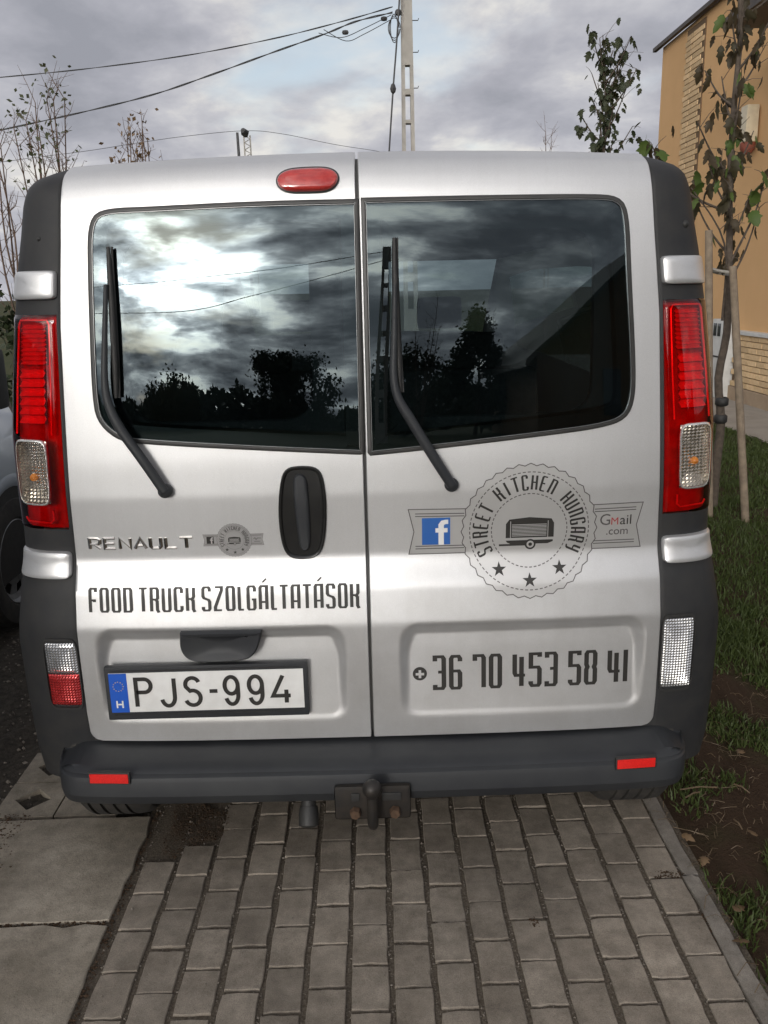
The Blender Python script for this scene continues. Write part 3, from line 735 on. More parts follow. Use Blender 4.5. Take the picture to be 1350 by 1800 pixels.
# towing hitch
tow = MB().box((.0, 1.984, .256), (.200, .014, .098), None, .012).build('tow_plate', 'steel', van, 40)
tow['label'] = 'black steel towing plate with ball under the bumper'
MB().box((-.045, 1.975, .275), (.022, .006, .022), None, .002).build('plate_slot', 'rubber', tow, 40)
MB().box((.05, 1.975, .275), (.05, .006, .022), None, .002).build('plate_slot', 'rubber', tow, 40)
nk = MB().tube(catmull([(0, 2.02, .215), (0, 1.955, .208), (0, 1.930, .235), (0, 1.925, .285), (0, 1.925, .31)], 5), .014, 12); nk.build('tow_neck', 'steel', tow, 60)
MB().lathe((0, 1.925, .330), (0, 0, 1), [(.012, -.028), (.015, -.022), (.022, -.010), (.025, 0), (.022, .012), (.013, .021), (.001, .024)], 20).build('tow_ball', 'steel', tow, 60)
for bx in (-.046, .058): MB().lathe((bx, 1.972, .232), (0, -1, 0), [(.001, .016), (.013, .015), (.015, .010), (.015, -.004)], 6).build('tow_bolt', 'rust', tow, 30)
sk = MB().tube([(-.175, 2.06, .25), (-.175, 2.04, .20)], .020, 14); sk.lathe((-.175, 2.035, .19), (0, -.5, -.86), [(.024, -.02), (.027, 0), (.027, .03), (.018, .035), (.001, .036)], 18); sk.build('trailer_socket', 'rubber', tow, 50)
for k, (x0, x1) in enumerate(((.160, .225), (.228, .292), (.293, .362))):
    MB().box(((x0+x1)/2, 2.045, .243-.003*k), (x1-x0-.004, .004, .016), None, .001).build('label_strip', 'label' , van, 40)
tk = MB().tube([(.55, 2.25, .30), (.55, 3.2, .30)], .035, 12); tk.build('exhaust_pipe', 'rust', van, 60)

# ------------------------------------------------------------------ body shell, cabin, wheels
def shell(root, y0, st, wid, sec, paint, xc, skiprear=True, length_dir=1):
    # st: (dy, H, wscale); sec: (sx, sz)
    S = [(-a, b) for a, b in sec[::-1]]+[(a, b) for a, b in sec[::-1]][::-1][1:] if False else None
    half = sec
    full_ = [(a, b) for a, b in half]+[(-a, b) for a, b in half[::-1][1:]]
    V = [[(xc+wid*ws*a, y0+length_dir*dy, .27+(H-.27)*b) for a, b in full_] for dy, H, ws in st]
    return V, full_
SEC = [(.955, 0), (1.0, .06), (1.005, .22), (.985, .36), (.965, .52), (.955, .57), (.90, .82), (.885, .86), (.868, .93), (.845, .965), (.80, .988), (.60, .998), (.3, 1.003), (0, 1.005)]
def make_body(root, y0, xc, wid, st, paint, windsh, sides, seats=True):
    V, fl = shell(root, y0, st, wid, SEC, paint, xc)
    n = len(fl); half = len(SEC)-1
    body, wind, sw = MB(), MB(), []
    flat = [p for R in V for p in R]
    bf = []; gf = []
    for i in range(len(V)-1):
        for j in range(n-1):
            q = (i*n+j, (i+1)*n+j, (i+1)*n+j+1, i*n+j+1)
            jj = j if j < half else n-2-j
            if i in windsh and jj >= 9: gf.append(q)
            elif i in sides and jj in (5,): sw.append((i, j < half, q))
            else: bf.append(q)
    bf.append(tuple((len(V)-1)*n+j for j in range(n)))
    ub = sorted({k for q in bf for k in q}); jx = {k: i for i, k in enumerate(ub)}
    b = body.add([flat[k] for k in ub], [tuple(jx[k] for k in q) for q in bf]).build('body_shell', paint, root, 40)
    us_ = sorted({k for q in gf for k in q}); ix = {k: i for i, k in enumerate(us_)}
    MB().add([flat[k] for k in us_], [tuple(ix[k] for k in q) for q in gf]).build('windscreen', 'clearglass', root, 60)
    for i, s_, q in sw: MB().add([flat[k] for k in q], [(0, 1, 2, 3)]).build('side_window', 'glass', root, 60)
    return b
ST = [(0, 1.865, .99), (.35, 1.895, 1.0), (1.2, 1.93, 1.0), (2.2, 1.94, 1.0), (2.95, 1.91, 1.0), (3.78, 1.27, .99), (4.25, 1.07, .95), (4.45, .86, .86), (4.52, .62, .80), (4.52, .40, .78)]
make_body(van, 2.345, XC, .948, ST, 'silver', (4,), (1, 2, 3))
MB().box((XC, 4.3, .42), (1.80, 4.1, .06)).build('cabin_floor', 'interior', van)
MB().box((XC, 4.05, 1.735), (1.62, 2.95, .02)).build('headliner', 'interior', van)
for sx in (-1, 1):
    for y_ in (5.15,):
        s_ = MB().box((XC+sx*.42, y_, 1.0), (.50, .14, .62), None, .05); s_.box((XC+sx*.42, y_, 1.42), (.26, .09, .18), None, .035); s_.box((XC+sx*.42, y_+.25, .72), (.50, .5, .16), None, .05)
        s_.build('front_seat', 'fabric', van, 40)
s_ = MB().box((XC, 3.7, .92), (1.45, .14, .62), None, .05)
for k in (-1, 0, 1): s_.box((XC+k*.45, 3.7, 1.30), (.26, .09, .15), None, .035)
s_.build('bench_seat', 'fabric', van, 40)
def wheel(root, x, y, out, R=.325, w=.205, spokes=True):
    t = MB(); hw = w/2
    P = [(R*.62, -hw*.8), (R*.66, -hw*.98), (R*.80, -hw*1.04), (R*.93, -hw*.98), (R*.985, -hw*.80)]
    for k in (-.52, -.18, .18, .52):
        P += [(R, hw*(k-.14)), (R-.007, hw*(k-.13+.0)), (R-.007, hw*(k-.05)), (R, hw*(k-.04))]
    P += [(R*.985, hw*.80), (R*.93, hw*.98), (R*.80, hw*1.04), (R*.66, hw*.98), (R*.62, hw*.8)]
    t.lathe((x, y, R), (1, 0, 0), P, 56); wo = t.build('wheel', 'tyre', root, 35)
    r = MB(); r.lathe((x, y, R), (out, 0, 0), [(R*.64, hw*.9), (R*.62, hw*.95), (R*.58, hw*.7), (R*.50, hw*.62)], 40)
    r.lathe((x, y, R), (out, 0, 0), [(.001, hw*.86), (.05, hw*.84), (.075, hw*.74), (R*.36, hw*.70)], 40)
    for k in range(7):
        a = 2*math.pi*k/7; d = .19
        vs_ = []
        for rr, hh, da in ((R*.34, hw*.70, .26), (R*.52, hw*.62, .24)):
            for s2 in (-1, 1): vs_.append((x+out*hh, y+rr*math.cos(a+s2*da), R+rr*math.sin(a+s2*da)))
        r.add(vs_, [(0, 1, 3, 2)])
    r.build('rim', 'rim', wo, 40)
    MB().lathe((x, y, R), (out, 0, 0), [(R*.52, hw*.3), (.001, hw*.25)], 30).build('brake_drum', 'rubber', wo, 40)
    return wo
for sx in (-1, 1): wheel(van, XC+sx*.765, 2.425, sx, .272)
for sx in (-1, 1): wheel(van, XC+sx*.80, 5.75, sx)
MB().box((XC, 3.9, .30), (1.25, 3.2, .20), None, .03).build('underbody_blocker', 'rubber', van)  # box enlarged to block low sun and darken the ground beneath
MB().lathe((XC, 2.62, .25), (0, 0, 1), [(.01, -.06), (.20, -.06), (.29, -.05), (.31, 0), (.29, .06), (.01, .06)], 30).build('spare_wheel_blocker', 'tyre', van, 40)  # unseen disc added to help keep the ground under the rear dark

# ------------------------------------------------------------------ lettering
O_ = [(.15, 0), (.85, 0), (1, .07), (1, .93), (.85, 1), (.15, 1), (0, .93), (0, .07)]
C_ = [(1, .78), (1, .93), (.85, 1), (.15, 1), (0, .93), (0, .07), (.15, 0), (.85, 0), (1, .07), (1, .22)]
GL = {'F': [[(1, .86), (1, 1), (.18, 1), (0, .93), (0, -.03)], [(0, .50), (.75, .50), (.75, .42)]], 'O': ['c', O_], '0': ['c', O_], 'D': ['c', [(0, 0), (.82, 0), (1, .08), (1, .92), (.82, 1), (0, 1)]],
 'T': [[(-.26, 1), (1.26, 1)], [(.5, 1), (.5, 0)]], 'R': [[(0, 0), (0, 1), (.85, 1), (1, .93), (1, .58), (.85, .52), (0, .52)], [(.62, .52), (.9, .44), (.9, .06), (1.12, -.06)]],
 'U': [[(0, 1), (0, .07), (.15, 0), (.85, 0), (1, .07), (1, 1)]], 'C': [C_], 'G': [C_[:-1]+[(1, .44), (.55, .44)]],
 'K': [[(0, 0), (0, 1)], [(1, 1), (1, .62), (.8, .52), (0, .52)], [(.62, .52), (.9, .44), (.9, .06), (1.12, -.06)]],
 'S': [[(1, .82), (1, .93), (.85, 1), (.15, 1), (0, .93), (0, .62), (.15, .54), (.85, .46), (1, .38), (1, .07), (.85, 0), (.15, 0), (0, .07), (0, .16)]],
 'Z': [[(0, 1), (1, 1), (1, .86), (0, .14), (0, 0), (1, 0)]], 'L': [[(0, 1), (0, .07), (.12, 0), (1.3, 0)]],
 'A': [[(0, 0), (0, .93), (.15, 1), (1, 1), (1, 0)], [(0, .32), (1, .32)]], 'I': [[(.5, 0), (.5, 1)]], 'E': [[(1, 1), (.15, 1), (0, .93), (0, .07), (.15, 0), (1, 0)], [(0, .52), (.8, .52)]],
 'H': [[(0, 0), (0, 1)], [(1, 0), (1, 1)], [(0, .52), (1, .52)]], 'N': [[(0, 0), (0, 1), (.85, 1), (1, .93), (1, 0)]], 'Y': [[(0, 1), (0, .55), (.15, .48), (1, .48)], [(1, 1), (1, .10), (.8, 0), (.3, -.04)]],
 '3': [[(0, .86), (0, 1), (.85, 1), (1, .93), (1, .07), (.85, 0), (0, 0), (0, .12)], [(.35, .52), (1, .52)]], '6': [[(1, .84), (1, .93), (.85, 1), (.15, 1), (0, .93), (0, .07), (.15, 0), (.85, 0), (1, .07), (1, .47), (.85, .54), (0, .54)]],
 '7': [[(0, .84), (0, 1), (.85, 1), (1, .93), (1, 0)]], '4': [[(0, 1), (0, .42), (.12, .34), (1.2, .34)], [(.78, .92), (.78, 0)]], '5': [[(1, .9), (1, 1), (0, 1), (0, .58), (.85, .58), (1, .51), (1, .07), (.85, 0), (.15, 0), (0, .07), (0, .14)]],
 '8': ['c', [(.15, 0), (.85, 0), (1, .07), (1, .44), (.88, .52), (1, .60), (1, .93), (.85, 1), (.15, 1), (0, .93), (0, .60), (.12, .52), (0, .44), (0, .07)]], '1': [[(0, 0), (0, 1)]]}
WD = {'T': .30, 'I': .10, '1': .06, 'L': .23, 'F': .31}
def ribbon(P, closed, tx, ty, step=.25):
    P = [np.array(p, float) for p in P]
    if closed: P = P+[P[0]]
    Q = [P[0]]
    for a, b in zip(P[:-1], P[1:]):
        k = max(1, int(np.linalg.norm(b-a)/step))
        for j in range(1, k+1): Q.append(a+(b-a)*j/k)
    n = len(Q); L, R = [], []
    for i in range(n):
        if closed: a, b = Q[(i-1) % (n-1)], Q[(i+1) % (n-1)] if i < n-1 else Q[1]
        else: a, b = Q[max(i-1, 0)], Q[min(i+1, n-1)]
        t1 = Q[i]-a; t2 = b-Q[i]
        if np.linalg.norm(t1) < 1e-9: t1 = t2
        if np.linalg.norm(t2) < 1e-9: t2 = t1
        t1 = t1/np.linalg.norm(t1); t2 = t2/np.linalg.norm(t2)
        n1 = np.array([-t1[1], t1[0]]); n2 = np.array([-t2[1], t2[0]]); m = n1+n2; m = m/max(.6, 1+n1.dot(n2))
        o = np.array([m[0]*tx/2, m[1]*ty/2]); L.append(Q[i]+o); R.append(Q[i]-o)
    return L, R
class Decal:
    def __init__(s): s.mb = MB()
    def strip(s, L, R, tf, fn, dy):
        s.k = getattr(s, 'k', 0)+1; dy -= .00004*(s.k % 9)
        v = []
        for l, r in zip(L, R):
            for p in (l, r):
                x, z = tf(p); v.append((x, float(fn(x, z))+dy, z))
        s.mb.add(v, [(2*i, 2*i+1, 2*i+3, 2*i+2) for i in range(len(L)-1)])
    def poly(s, pts, tf, fn, dy):          # convex-ish fan from centroid
        c = np.mean(np.array(pts), axis=0); v = []
        for p in list(pts)+[c]: x, z = tf(p); v.append((x, float(fn(x, z))+dy, z))
        n = len(pts); s.mb.add(v, [(i, (i+1) % n, n) for i in range(n)])
    def glyph(s, ch, wch, tx, ty, tf, fn, dy):   # glyph space: height 1, width wch
        acc = ch in 'Á'; g = GL['A' if acc else ch]
        if g[0] == 'c': items = [(g[1], True)]
        else: items = [(p, False) for p in g]
        ix, iy = tx/2, ty/2
        def T(p): return tf((ix+p[0]*(wch-tx), iy+p[1]*(1-ty)))
        for P, c in items:
            P2 = [(ix+p[0]*(wch-tx), iy+p[1]*(1-ty)) for p in P]
            L, R = ribbon(P2, c, tx, ty); s.strip(L, R, tf, fn, dy)
        if acc: L, R = ribbon([(wch*.42, 1.10), (wch*.42+.13, 1.24)], False, .06, .06); s.strip(L, R, tf, fn, dy)
    def text(s, txt, x0, x1, z0, h, fn, dy, w=.335, gap=.075, sp=.13, tx=.115, ty=.082, skew=0.0):
        adv = []; X = 0
        for ch in txt:
            wc = (WD.get(ch, w)+(.0 if ch not in 'I1' else .02)) if ch != ' ' else sp
            if ch in 'I1': wc = tx
            adv.append((X, wc)); X += wc+(gap if ch != ' ' else 0)
        k = (x1-x0)/((X-gap)*h)
        for ch, (a, wc) in zip(txt, adv):
            if ch == ' ': continue
            s.glyph(ch, wc, tx, ty, lambda p, a=a: (x0+(a+p[0])*h*k, z0+p[1]*h), fn, dy)
    def build(s, name, mat, parent): return s.mb.build(name, mat, parent)
a, b = on(157, 1076, 0, Yd), on(633, 1069, 0, Yd); tops = on(157, 1032, 0, Yd)
d = Decal(); d.text('FOOD TRUCK SZOLGÁLTATÁSOK', a[0], b[0], a[2]-.001, tops[2]-a[2], Yd, -.0012); d.build('lettering', 'ink', van)
a, b, tops = on(761, 1213, 0, Yd), on(1102, 1200, 0, Yd), on(761, 1152, 0, Yd)
d = Decal(); d.text('36 70 453 58 41', a[0], b[0], a[2], tops[2]-a[2], Yd, -.0012, w=.36, gap=.075, sp=.20, tx=.125, ty=.085)
c = on(738, 1184, 0, Yd); N = 28; rr = .0195
cross = []
ring = [(c[0]+rr*math.cos(2*math.pi*k/N), c[2]+rr*math.sin(2*math.pi*k/N)) for k in range(N)]
ri = [(c[0]+.0128*math.cos(2*math.pi*k/N), c[2]+.0128*math.sin(2*math.pi*k/N)) for k in range(N)]
d.poly(ring, lambda p: p, Yd, -.0012)
d.build('phone_number', 'ink', van)
d = Decal()
for w_, h_ in ((.023, .007), (.007, .023)): d.poly([(c[0]-w_/2, c[2]-h_/2), (c[0]+w_/2, c[2]-h_/2), (c[0]+w_/2, c[2]+h_/2), (c[0]-w_/2, c[2]+h_/2)], lambda p: p, Yd, -.0040)
d.build('plus_sign', 'silver', van)
# chrome badge: raised letters
RG = {'R': [[(0, 0), (0, 1), (.8, 1), (1, .86), (1, .58), (.8, .44), (0, .44)], [(.45, .44), (1.05, 0)]], 'E': [[(1, 1), (0, 1), (0, 0), (1, 0)], [(0, .5), (.9, .5)]], 'N': [[(0, 0), (0, 1), (1, 0), (1, 1)]],
      'A': [[(-.05, 0), (.5, 1), (1.05, 0)], [(.25, .28), (.75, .28)]], 'U': [[(0, 1), (0, .2), (.2, 0), (.8, 0), (1, .2), (1, 1)]], 'L': [[(0, 1), (0, 0), (1, 0)]], 'T': [[(-.1, 1), (1.1, 1)], [(.5, 1), (.5, 0)]]}
a, b, tops = on(156, 967, 0, Yd), on(343, 964, 0, Yd), on(156, 944, 0, Yd); h = tops[2]-a[2]; step = (b[0]-a[0])/7
bg_ = MB()
for k, ch in enumerate('RENAULT'):
    for P in RG[ch]:
        P2 = [((.14+p[0]*.68)*step, .11*h+p[1]*.78*h) for p in P]
        L, R = ribbon(P2, False, .0092, .0070, 1)
        v = []
        for l, r in zip(L, R):
            m = (l+r)/2
            for p, dy in ((l, .0005), (l, -.002), (m, -.0042), (r, -.002), (r, .0005)):
                x, z = a[0]+k*step+p[0], a[2]+p[1]; v.append((x, float(Yd(x, z))+dy, z))
        nL = len(L); f = [(i*5+q, i*5+q+1, (i+1)*5+q+1, (i+1)*5+q) for i in range(nL-1) for q in range(4)]
        f += [(0, 1, 2, 3, 4), tuple((nL-1)*5+q for q in (4, 3, 2, 1, 0))]
        bg_.add(v, f)
bg_.build('chrome_lettering', 'chrome', van, 20)

def font_mesh(txt, size, mat, tf, fn, dy, name, parent, bold=0.0, sx=1.0):
    cu = bpy.data.curves.new('t', 'FONT'); cu.body = txt; cu.size = size; cu.offset = bold; cu.align_x = 'CENTER'; cu.resolution_u = 3
    o = bpy.data.objects.new('t', cu); col.objects.link(o); bpy.context.view_layer.update()
    me = o.to_mesh(); vs_ = [v.co.copy() for v in me.vertices]; fs = [tuple(p.vertices) for p in me.polygons]; o.to_mesh_clear()
    bpy.data.objects.remove(o); bpy.data.curves.remove(cu)
    out = []
    for v in vs_: x, z = tf((v.x*sx, v.y)); out.append((x, float(fn(x, z))+dy, z))
    return MB().add(out, fs).build(name, mat, parent)

def logo(cx, cz, s, name, small=False):
    # s: metres per unit; unit = outer radius 1
    tf = lambda p: (cx+p[0]*s, cz+p[1]*s)
    lw = .014
    base = Decal(); N = 144
    scal = [((1+.018*math.cos(36*2*math.pi*k/N))*math.cos(2*math.pi*k/N), (1+.018*math.cos(36*2*math.pi*k/N))*math.sin(2*math.pi*k/N)) for k in range(N)]
    def disk(P, dy, D, rings=30):
        v = []; n = len(P)
        for r in range(rings):
            q = 1-r/rings
            for p in P: x, z = tf((p[0]*q, p[1]*q)); v.append((x, float(Yd(x, z))+dy, z))
        x, z = tf((0, 0)); v.append((x, float(Yd(x, z))+dy, z))
        f = [(r*n+j, r*n+(j+1) % n, (r+1)*n+(j+1) % n, (r+1)*n+j) for r in range(rings-1) for j in range(n)]+[((rings-1)*n+j, (rings-1)*n+(j+1) % n, rings*n) for j in range(n)]
        D.mb.add(v, f)
    disk(scal, -.0011, base)
    for sg, xe, xn in ((-1, 1.80, 1.72), (1, 1.70, 1.62)):
        outl = [(sg*.90, .36), (sg*xe, .37), (sg*xn, .02), (sg*xe, -.33), (sg*.90, -.33)]
        base.poly(outl, tf, Yd, -.0008)
    root = base.mb.build(name, 'inkgrey2' if small else 'inkgrey', van, 60)
    ln = Decal()
    L, R = ribbon(scal, True, lw, lw, 9); ln.strip(L, R, tf, Yd, -.0018)
    for sg, xe, xn in ((-1, 1.80, 1.72), (1, 1.70, 1.62)):
        for P in ([(sg*.95, .36), (sg*xe, .37), (sg*xn, .02), (sg*xe, -.33), (sg*.95, -.33)], [(sg*.97, .29), (sg*(xe-.10), .30)], [(sg*.97, .25), (sg*(xe-.10), .26)], [(sg*.97, -.25), (sg*(xe-.10), -.25)], [(sg*.97, -.21), (sg*(xe-.10), -.21)]):
            L, R = ribbon(P, False, lw, lw, .3); ln.strip(L, R, tf, Yd, -.0018)
    for rad, nd in ((.89, 76), (.565, 52)):
        for k in range(nd):
            a0 = 2*math.pi*k/nd; a1 = a0+2*math.pi/nd*.62
            P = [(rad*math.cos(q), rad*math.sin(q)) for q in (a0, (a0+a1)/2, a1)]
            L, R = ribbon(P, False, lw*1.05, lw*1.05, 1); ln.strip(L, R, tf, Yd, -.0018)
    ln.build('badge_outline', 'inkline', root)
    tx = Decal(); word = 'STREET KITCHEN HUNGARY'; h = .235; wch = .088
    pos = np.linspace(math.radians(206), math.radians(-24), len(word))
    for ch, q in zip(word, pos):
        if ch == ' ': continue
        er = np.array([math.cos(q), math.sin(q)]); et = np.array([math.sin(q), -math.cos(q)])
        wc = wch if ch not in 'I' else .03
        tx.glyph(ch, wc/h, .125, .09, lambda p, er=er, et=et, wc=wc: tf(er*(.615+p[1]*h)+et*((p[0]*h-wc/2)*1.12)), Yd, -.0022)
    for q, r_ in ((-128, .74), (-90, .75), (-52, .74)):
        c_ = (r_*math.cos(math.radians(q)), r_*math.sin(math.radians(q)))
        P = [(c_[0]+(.115 if k % 2 == 0 else .045)*math.cos(math.radians(90+36*k)), c_[1]+(.115 if k % 2 == 0 else .045)*math.sin(math.radians(90+36*k))) for k in range(10)]
        st_ = Decal(); st_.poly(P, tf, Yd, -.0022); st_.build('star', 'ink', root)
    tx.build('badge_lettering', 'ink', root); tx = Decal()
    bodyp = [(-.35, -.12), (.37, -.12), (.37, .10), (.33, .17), (.0, .20), (-.30, .17), (-.35, .10)]
    tx.poly(bodyp, tf, Yd, -.0020)
    for P in ([(-.35, -.16), (.36, -.16), (.36, -.19), (.28, -.22), (-.27, -.22), (-.33, -.19)], [(-.45, -.215), (.02, -.215), (.02, -.245), (-.45, -.245)]): tx.poly(P, tf, Yd, -.0020)
    wh = [(.02+.082*math.cos(2*math.pi*k/20), -.225+.082*math.sin(2*math.pi*k/20)) for k in range(20)]; tx.poly(wh, tf, Yd, -.0026)
    tx.build('trailer_silhouette', 'ink', root)
    lt = Decal()
    for k in range(9):
        z_ = -.095+.022*k; lt.poly([(-.26, z_), (.26, z_), (.26, z_+.010), (-.26, z_+.010)], tf, Yd, -.0026)
    for sx in (-1, 1): lt.poly([(sx*.275, -.12), (sx*.285, -.12), (sx*.285, .14), (sx*.275, .14)], tf, Yd, -.0026)
    lt.poly([(.02+.055*math.cos(2*math.pi*k/20), -.225+.055*math.sin(2*math.pi*k/20)) for k in range(20)], tf, Yd, -.0030)
    lt.build('trailer_picture', 'inkgrey', root)
    t2 = Decal(); t2.poly([(.02+.028*math.cos(2*math.pi*k/16), -.225+.028*math.sin(2*math.pi*k/16)) for k in range(16)], tf, Yd, -.0034); t2.build('trailer_hub', 'ink', root)
    bx = Decal(); bx.poly([(-1.60, -.19), (-1.18, -.19), (-1.18, .23), (-1.60, .23)], tf, Yd, -.0020); bx.build('blue_square', 'ink' if small else 'blue', root)
    ff = Decal()
    for P in ([(-1.315, -.19), (-1.315, .06), (-1.315, .12), (-1.29, .155), (-1.25, .165), (-1.21, .165)], [(-1.40, .035), (-1.22, .035)]):
        L, R = ribbon(P, False, .08, .068, 1); ff.strip(L, R, tf, Yd, -.0027)
    ff.build('letter_on_square', 'white' if not small else 'inkgrey', root)
    if not small:
        font_mesh('G', .25, 'inkline', lambda p: tf((1.14+p[0], .035+p[1])), Yd, -.0022, 'ribbon_text', root, .0)
        font_mesh('M', .165, 'inkred', lambda p: tf((1.285+p[0], .035+p[1])), Yd, -.0022, 'ribbon_text', root, .0)
        font_mesh('ail', .22, 'ink', lambda p: tf((1.455+p[0], .035+p[1])), Yd, -.0022, 'ribbon_text', root, .0)
        font_mesh('.com', .175, 'inkline', lambda p: tf((1.33+p[0], -.12+p[1])), Yd, -.0022, 'ribbon_text', root, .001)
    else:
        d_ = Decal()
        L, R = ribbon([(1.12, .06), (1.2, .12), (1.26, .0), (1.34, .1), (1.55, .09)], False, .035, .035, 9); d_.strip(L, R, tf, Yd, -.0022)
        L, R = ribbon([(1.15, -.10), (1.5, -.10)], False, .03, .03, 9); d_.strip(L, R, tf, Yd, -.0022); d_.build('ribbon_text', 'inkline', root)
    return root
c = on(930, 931, 0, Yd); r = (on(1047, 931, 0, Yd)[0]-on(813, 931, 0, Yd)[0])/2
logo(c[0], c[2], r, 'round_badge')
c = on(412, 949, 0, Yd); logo(c[0], c[2], .0455, 'small_round_badge', True)

# number plate
PY = 2.122
pl0, pl1 = at(180, 1171, PY-.012), at(544, 1254, PY-.012)
px0, px1 = pl0[0], pl1[0]; pz1, pz0 = pl0[2], pl1[2]-.006
pz1 -= .006; pcx, pcz = (px0+px1)/2, (pz0+pz1)/2
plate = MB().box((pcx, PY, pcz), (px1-px0, .020, pz1-pz0), None, .006).build('number_plate', 'bumper', van, 40)
plate['label'] = 'white registration plate with blue band in a dark holder'
wx0, wx1, wz0, wz1 = px0+.012, px1-.012, pz0+.024, pz1-.017
MB().box(((wx0+wx1)/2, PY-.0102, (wz0+wz1)/2), (wx1-wx0, .003, wz1-wz0), None, .001).build('plate_face', 'white', plate, 40)
pw, ph = wx1-wx0, wz1-wz0
MB().box((wx0+.024, PY-.0112, (wz0+wz1)/2), (.048, .003, ph-.001)).build('blue_band', 'eublue', plate)
PF = lambda x, z: np.full(np.shape(x), PY-.0130)
d = Decal()
for k in range(12):
    q = 2*math.pi*k/12; cx_, cz_ = wx0+.024+.0135*math.cos(q), wz0+ph*.67+.0135*math.sin(q)
    d.poly([(cx_+(.0022 if j % 2 == 0 else .0009)*math.cos(math.radians(90+36*j)), cz_+(.0022 if j % 2 == 0 else .0009)*math.sin(math.radians(90+36*j))) for j in range(10)], lambda p: p, PF, 0)
d.build('star_ring', 'yellow', plate)
d = Decal()
for P in ([(0, 0), (0, 1)], [(1, 0), (1, 1)], [(0, .5), (1, .5)]):
    L, R = ribbon([(wx0+.0165+p[0]*.015, wz0+.014+p[1]*.021) for p in P], False, .0042, .0042, 9); d.strip(L, R, lambda p: p, PF, 0)
d.build('country_letter', 'white', plate)
def arc(cx, cy, rx, ry, a0, a1, n=14): return [(cx+rx*math.cos(math.radians(a0+(a1-a0)*k/n)), cy+ry*math.sin(math.radians(a0+(a1-a0)*k/n))) for k in range(n+1)]
PG = {'P': [[(0, 0), (0, 1)]+[(.55, 1)]+arc(.55, .76, .42, .24, 90, -90)+[(0, .52)]], 'J': [[(.85, 1), (.85, .32)]+arc(.45, .32, .40, .32, 0, -165)],
      'S': [arc(.48, .76, .42, .24, 20, 200, 14)+arc(.48, .27, .46, .27, 110, -160, 18)], '-': [[(.05, .5), (.95, .5)]],
      '9': [arc(.48, .69, .44, .31, -20, 340, 26), [(.92, .69), (.92, .40)]+arc(.50, .34, .42, .34, 10, -160, 14)], '4': [[(.62, 1), (0, .26), (1.05, .26)], [(.80, .48), (.80, 0)]]}
d = Decal(); x = wx0+.066; k_ = (wx1-.020-x)/6.55; H = ph*.70; zb_ = wz0+ph*.145
for ch, wch, ad in (('P', .62, .98), ('J', .66, .98), ('S', .66, .98), ('-', .36, .62), ('9', .60, .98), ('9', .60, .98), ('4', .68, 1.0)):
    for P in PG[ch]:
        L, R = ribbon([(x+p[0]*wch*k_+.005, zb_+p[1]*H) for p in P], False, .0112, .0112, 9); d.strip(L, R, lambda p: p, PF, 0)
    x += ad*k_
d.build('plate_characters', 'ink', plate)
for xx in (pcx,):
    for zz_, s_ in ((wz1+.0062, 1), (wz0-.008, 1)):
        MB().box((xx, PY-.0102, zz_), (pw*.97, .004, .003)).build('holder_ridge', 'plastic', plate)

# ------------------------------------------------------------------ grey van parked on the left
gv = empty('parked_van', (-2.62, 3.0, 0), 'pale blue-grey van with black mirror cut by the left edge', 'van')
GST = [(0, 1.75, .97), (.3, 1.84, 1.0), (1.0, 1.86, 1.0), (1.9, 1.86, 1.0), (2.55, 1.78, 1.0), (3.30, 1.16, .99), (3.85, 1.07, .96), (4.15, .88, .88), (4.22, .60, .82), (4.22, .40, .80)]
GY = .62; GXC = -2.63; GW = .90
make_body(gv, GY, GXC, GW, GST, 'greyvan', (4,), (1, 2, 3))
MB().add([(GXC-.86, GY, .3), (GXC+.86, GY, .3), (GXC+.80, GY, 1.7), (GXC-.80, GY, 1.7)], [(0, 1, 2, 3)]).build('tailgate', 'greyvan', gv)
gx = GXC+GW
for y_ in (1.55, 3.98): wheel(gv, gx-.085, y_, 1, .325, .20)
wheel(gv, GXC-GW+.085, 3.98, -1, .325, .20)
for y_ in (1.55, 3.98):
    ar = MB(); N = 24
    vs_ = []; 
    for k in range(N+1):
        q = math.pi*k/N
        for rr, dx in ((.36, .012), (.385, .022), (.42, .012)): vs_.append((gx+dx, y_+rr*math.cos(q), .33+rr*math.sin(q)))
    ar.add(vs_, [(i*3+j, i*3+j+1, (i+1)*3+j+1, (i+1)*3+j) for i in range(N) for j in range(2)]).build('arch_lip', 'greyvan', gv, 50)
    MB().add([(gx+.008, y_+.362*math.cos(math.pi*k/N), .33+.362*math.sin(math.pi*k/N)) for k in range(N+1)]+[(gx+.008, y_-.36, .26), (gx+.008, y_+.36, .26)], [tuple(range(N+1))+(N+1, N+2)]).build('arch_liner', 'rubber', gv)
    
mr = MB().box((gx+.14, 3.55, 1.24), (.19, .12, .25), None, .035); mr.box((gx+.03, 3.57, 1.14), (.12, .06, .05), None, .015); mr.build('mirror', 'rubber', gv, 40)
MB().box((gx+.012, 3.60, .83), (.012, .14, .045), None, .004).build('side_badge', 'bumper', gv, 40)
MB().box((gx+.004, 3.16, .98), (.02, .14, .035), None, .006).build('door_grip', 'bumper', gv, 40)
MB().box((gx-.10, 4.66, .80), (.22, .16, .16), None, .05).build('headlight', 'prism', gv, 40)
MB().box((gx+.010, 2.5, .50), (.016, 1.6, .10), None, .006).build('side_moulding', 'bumper', gv, 40)

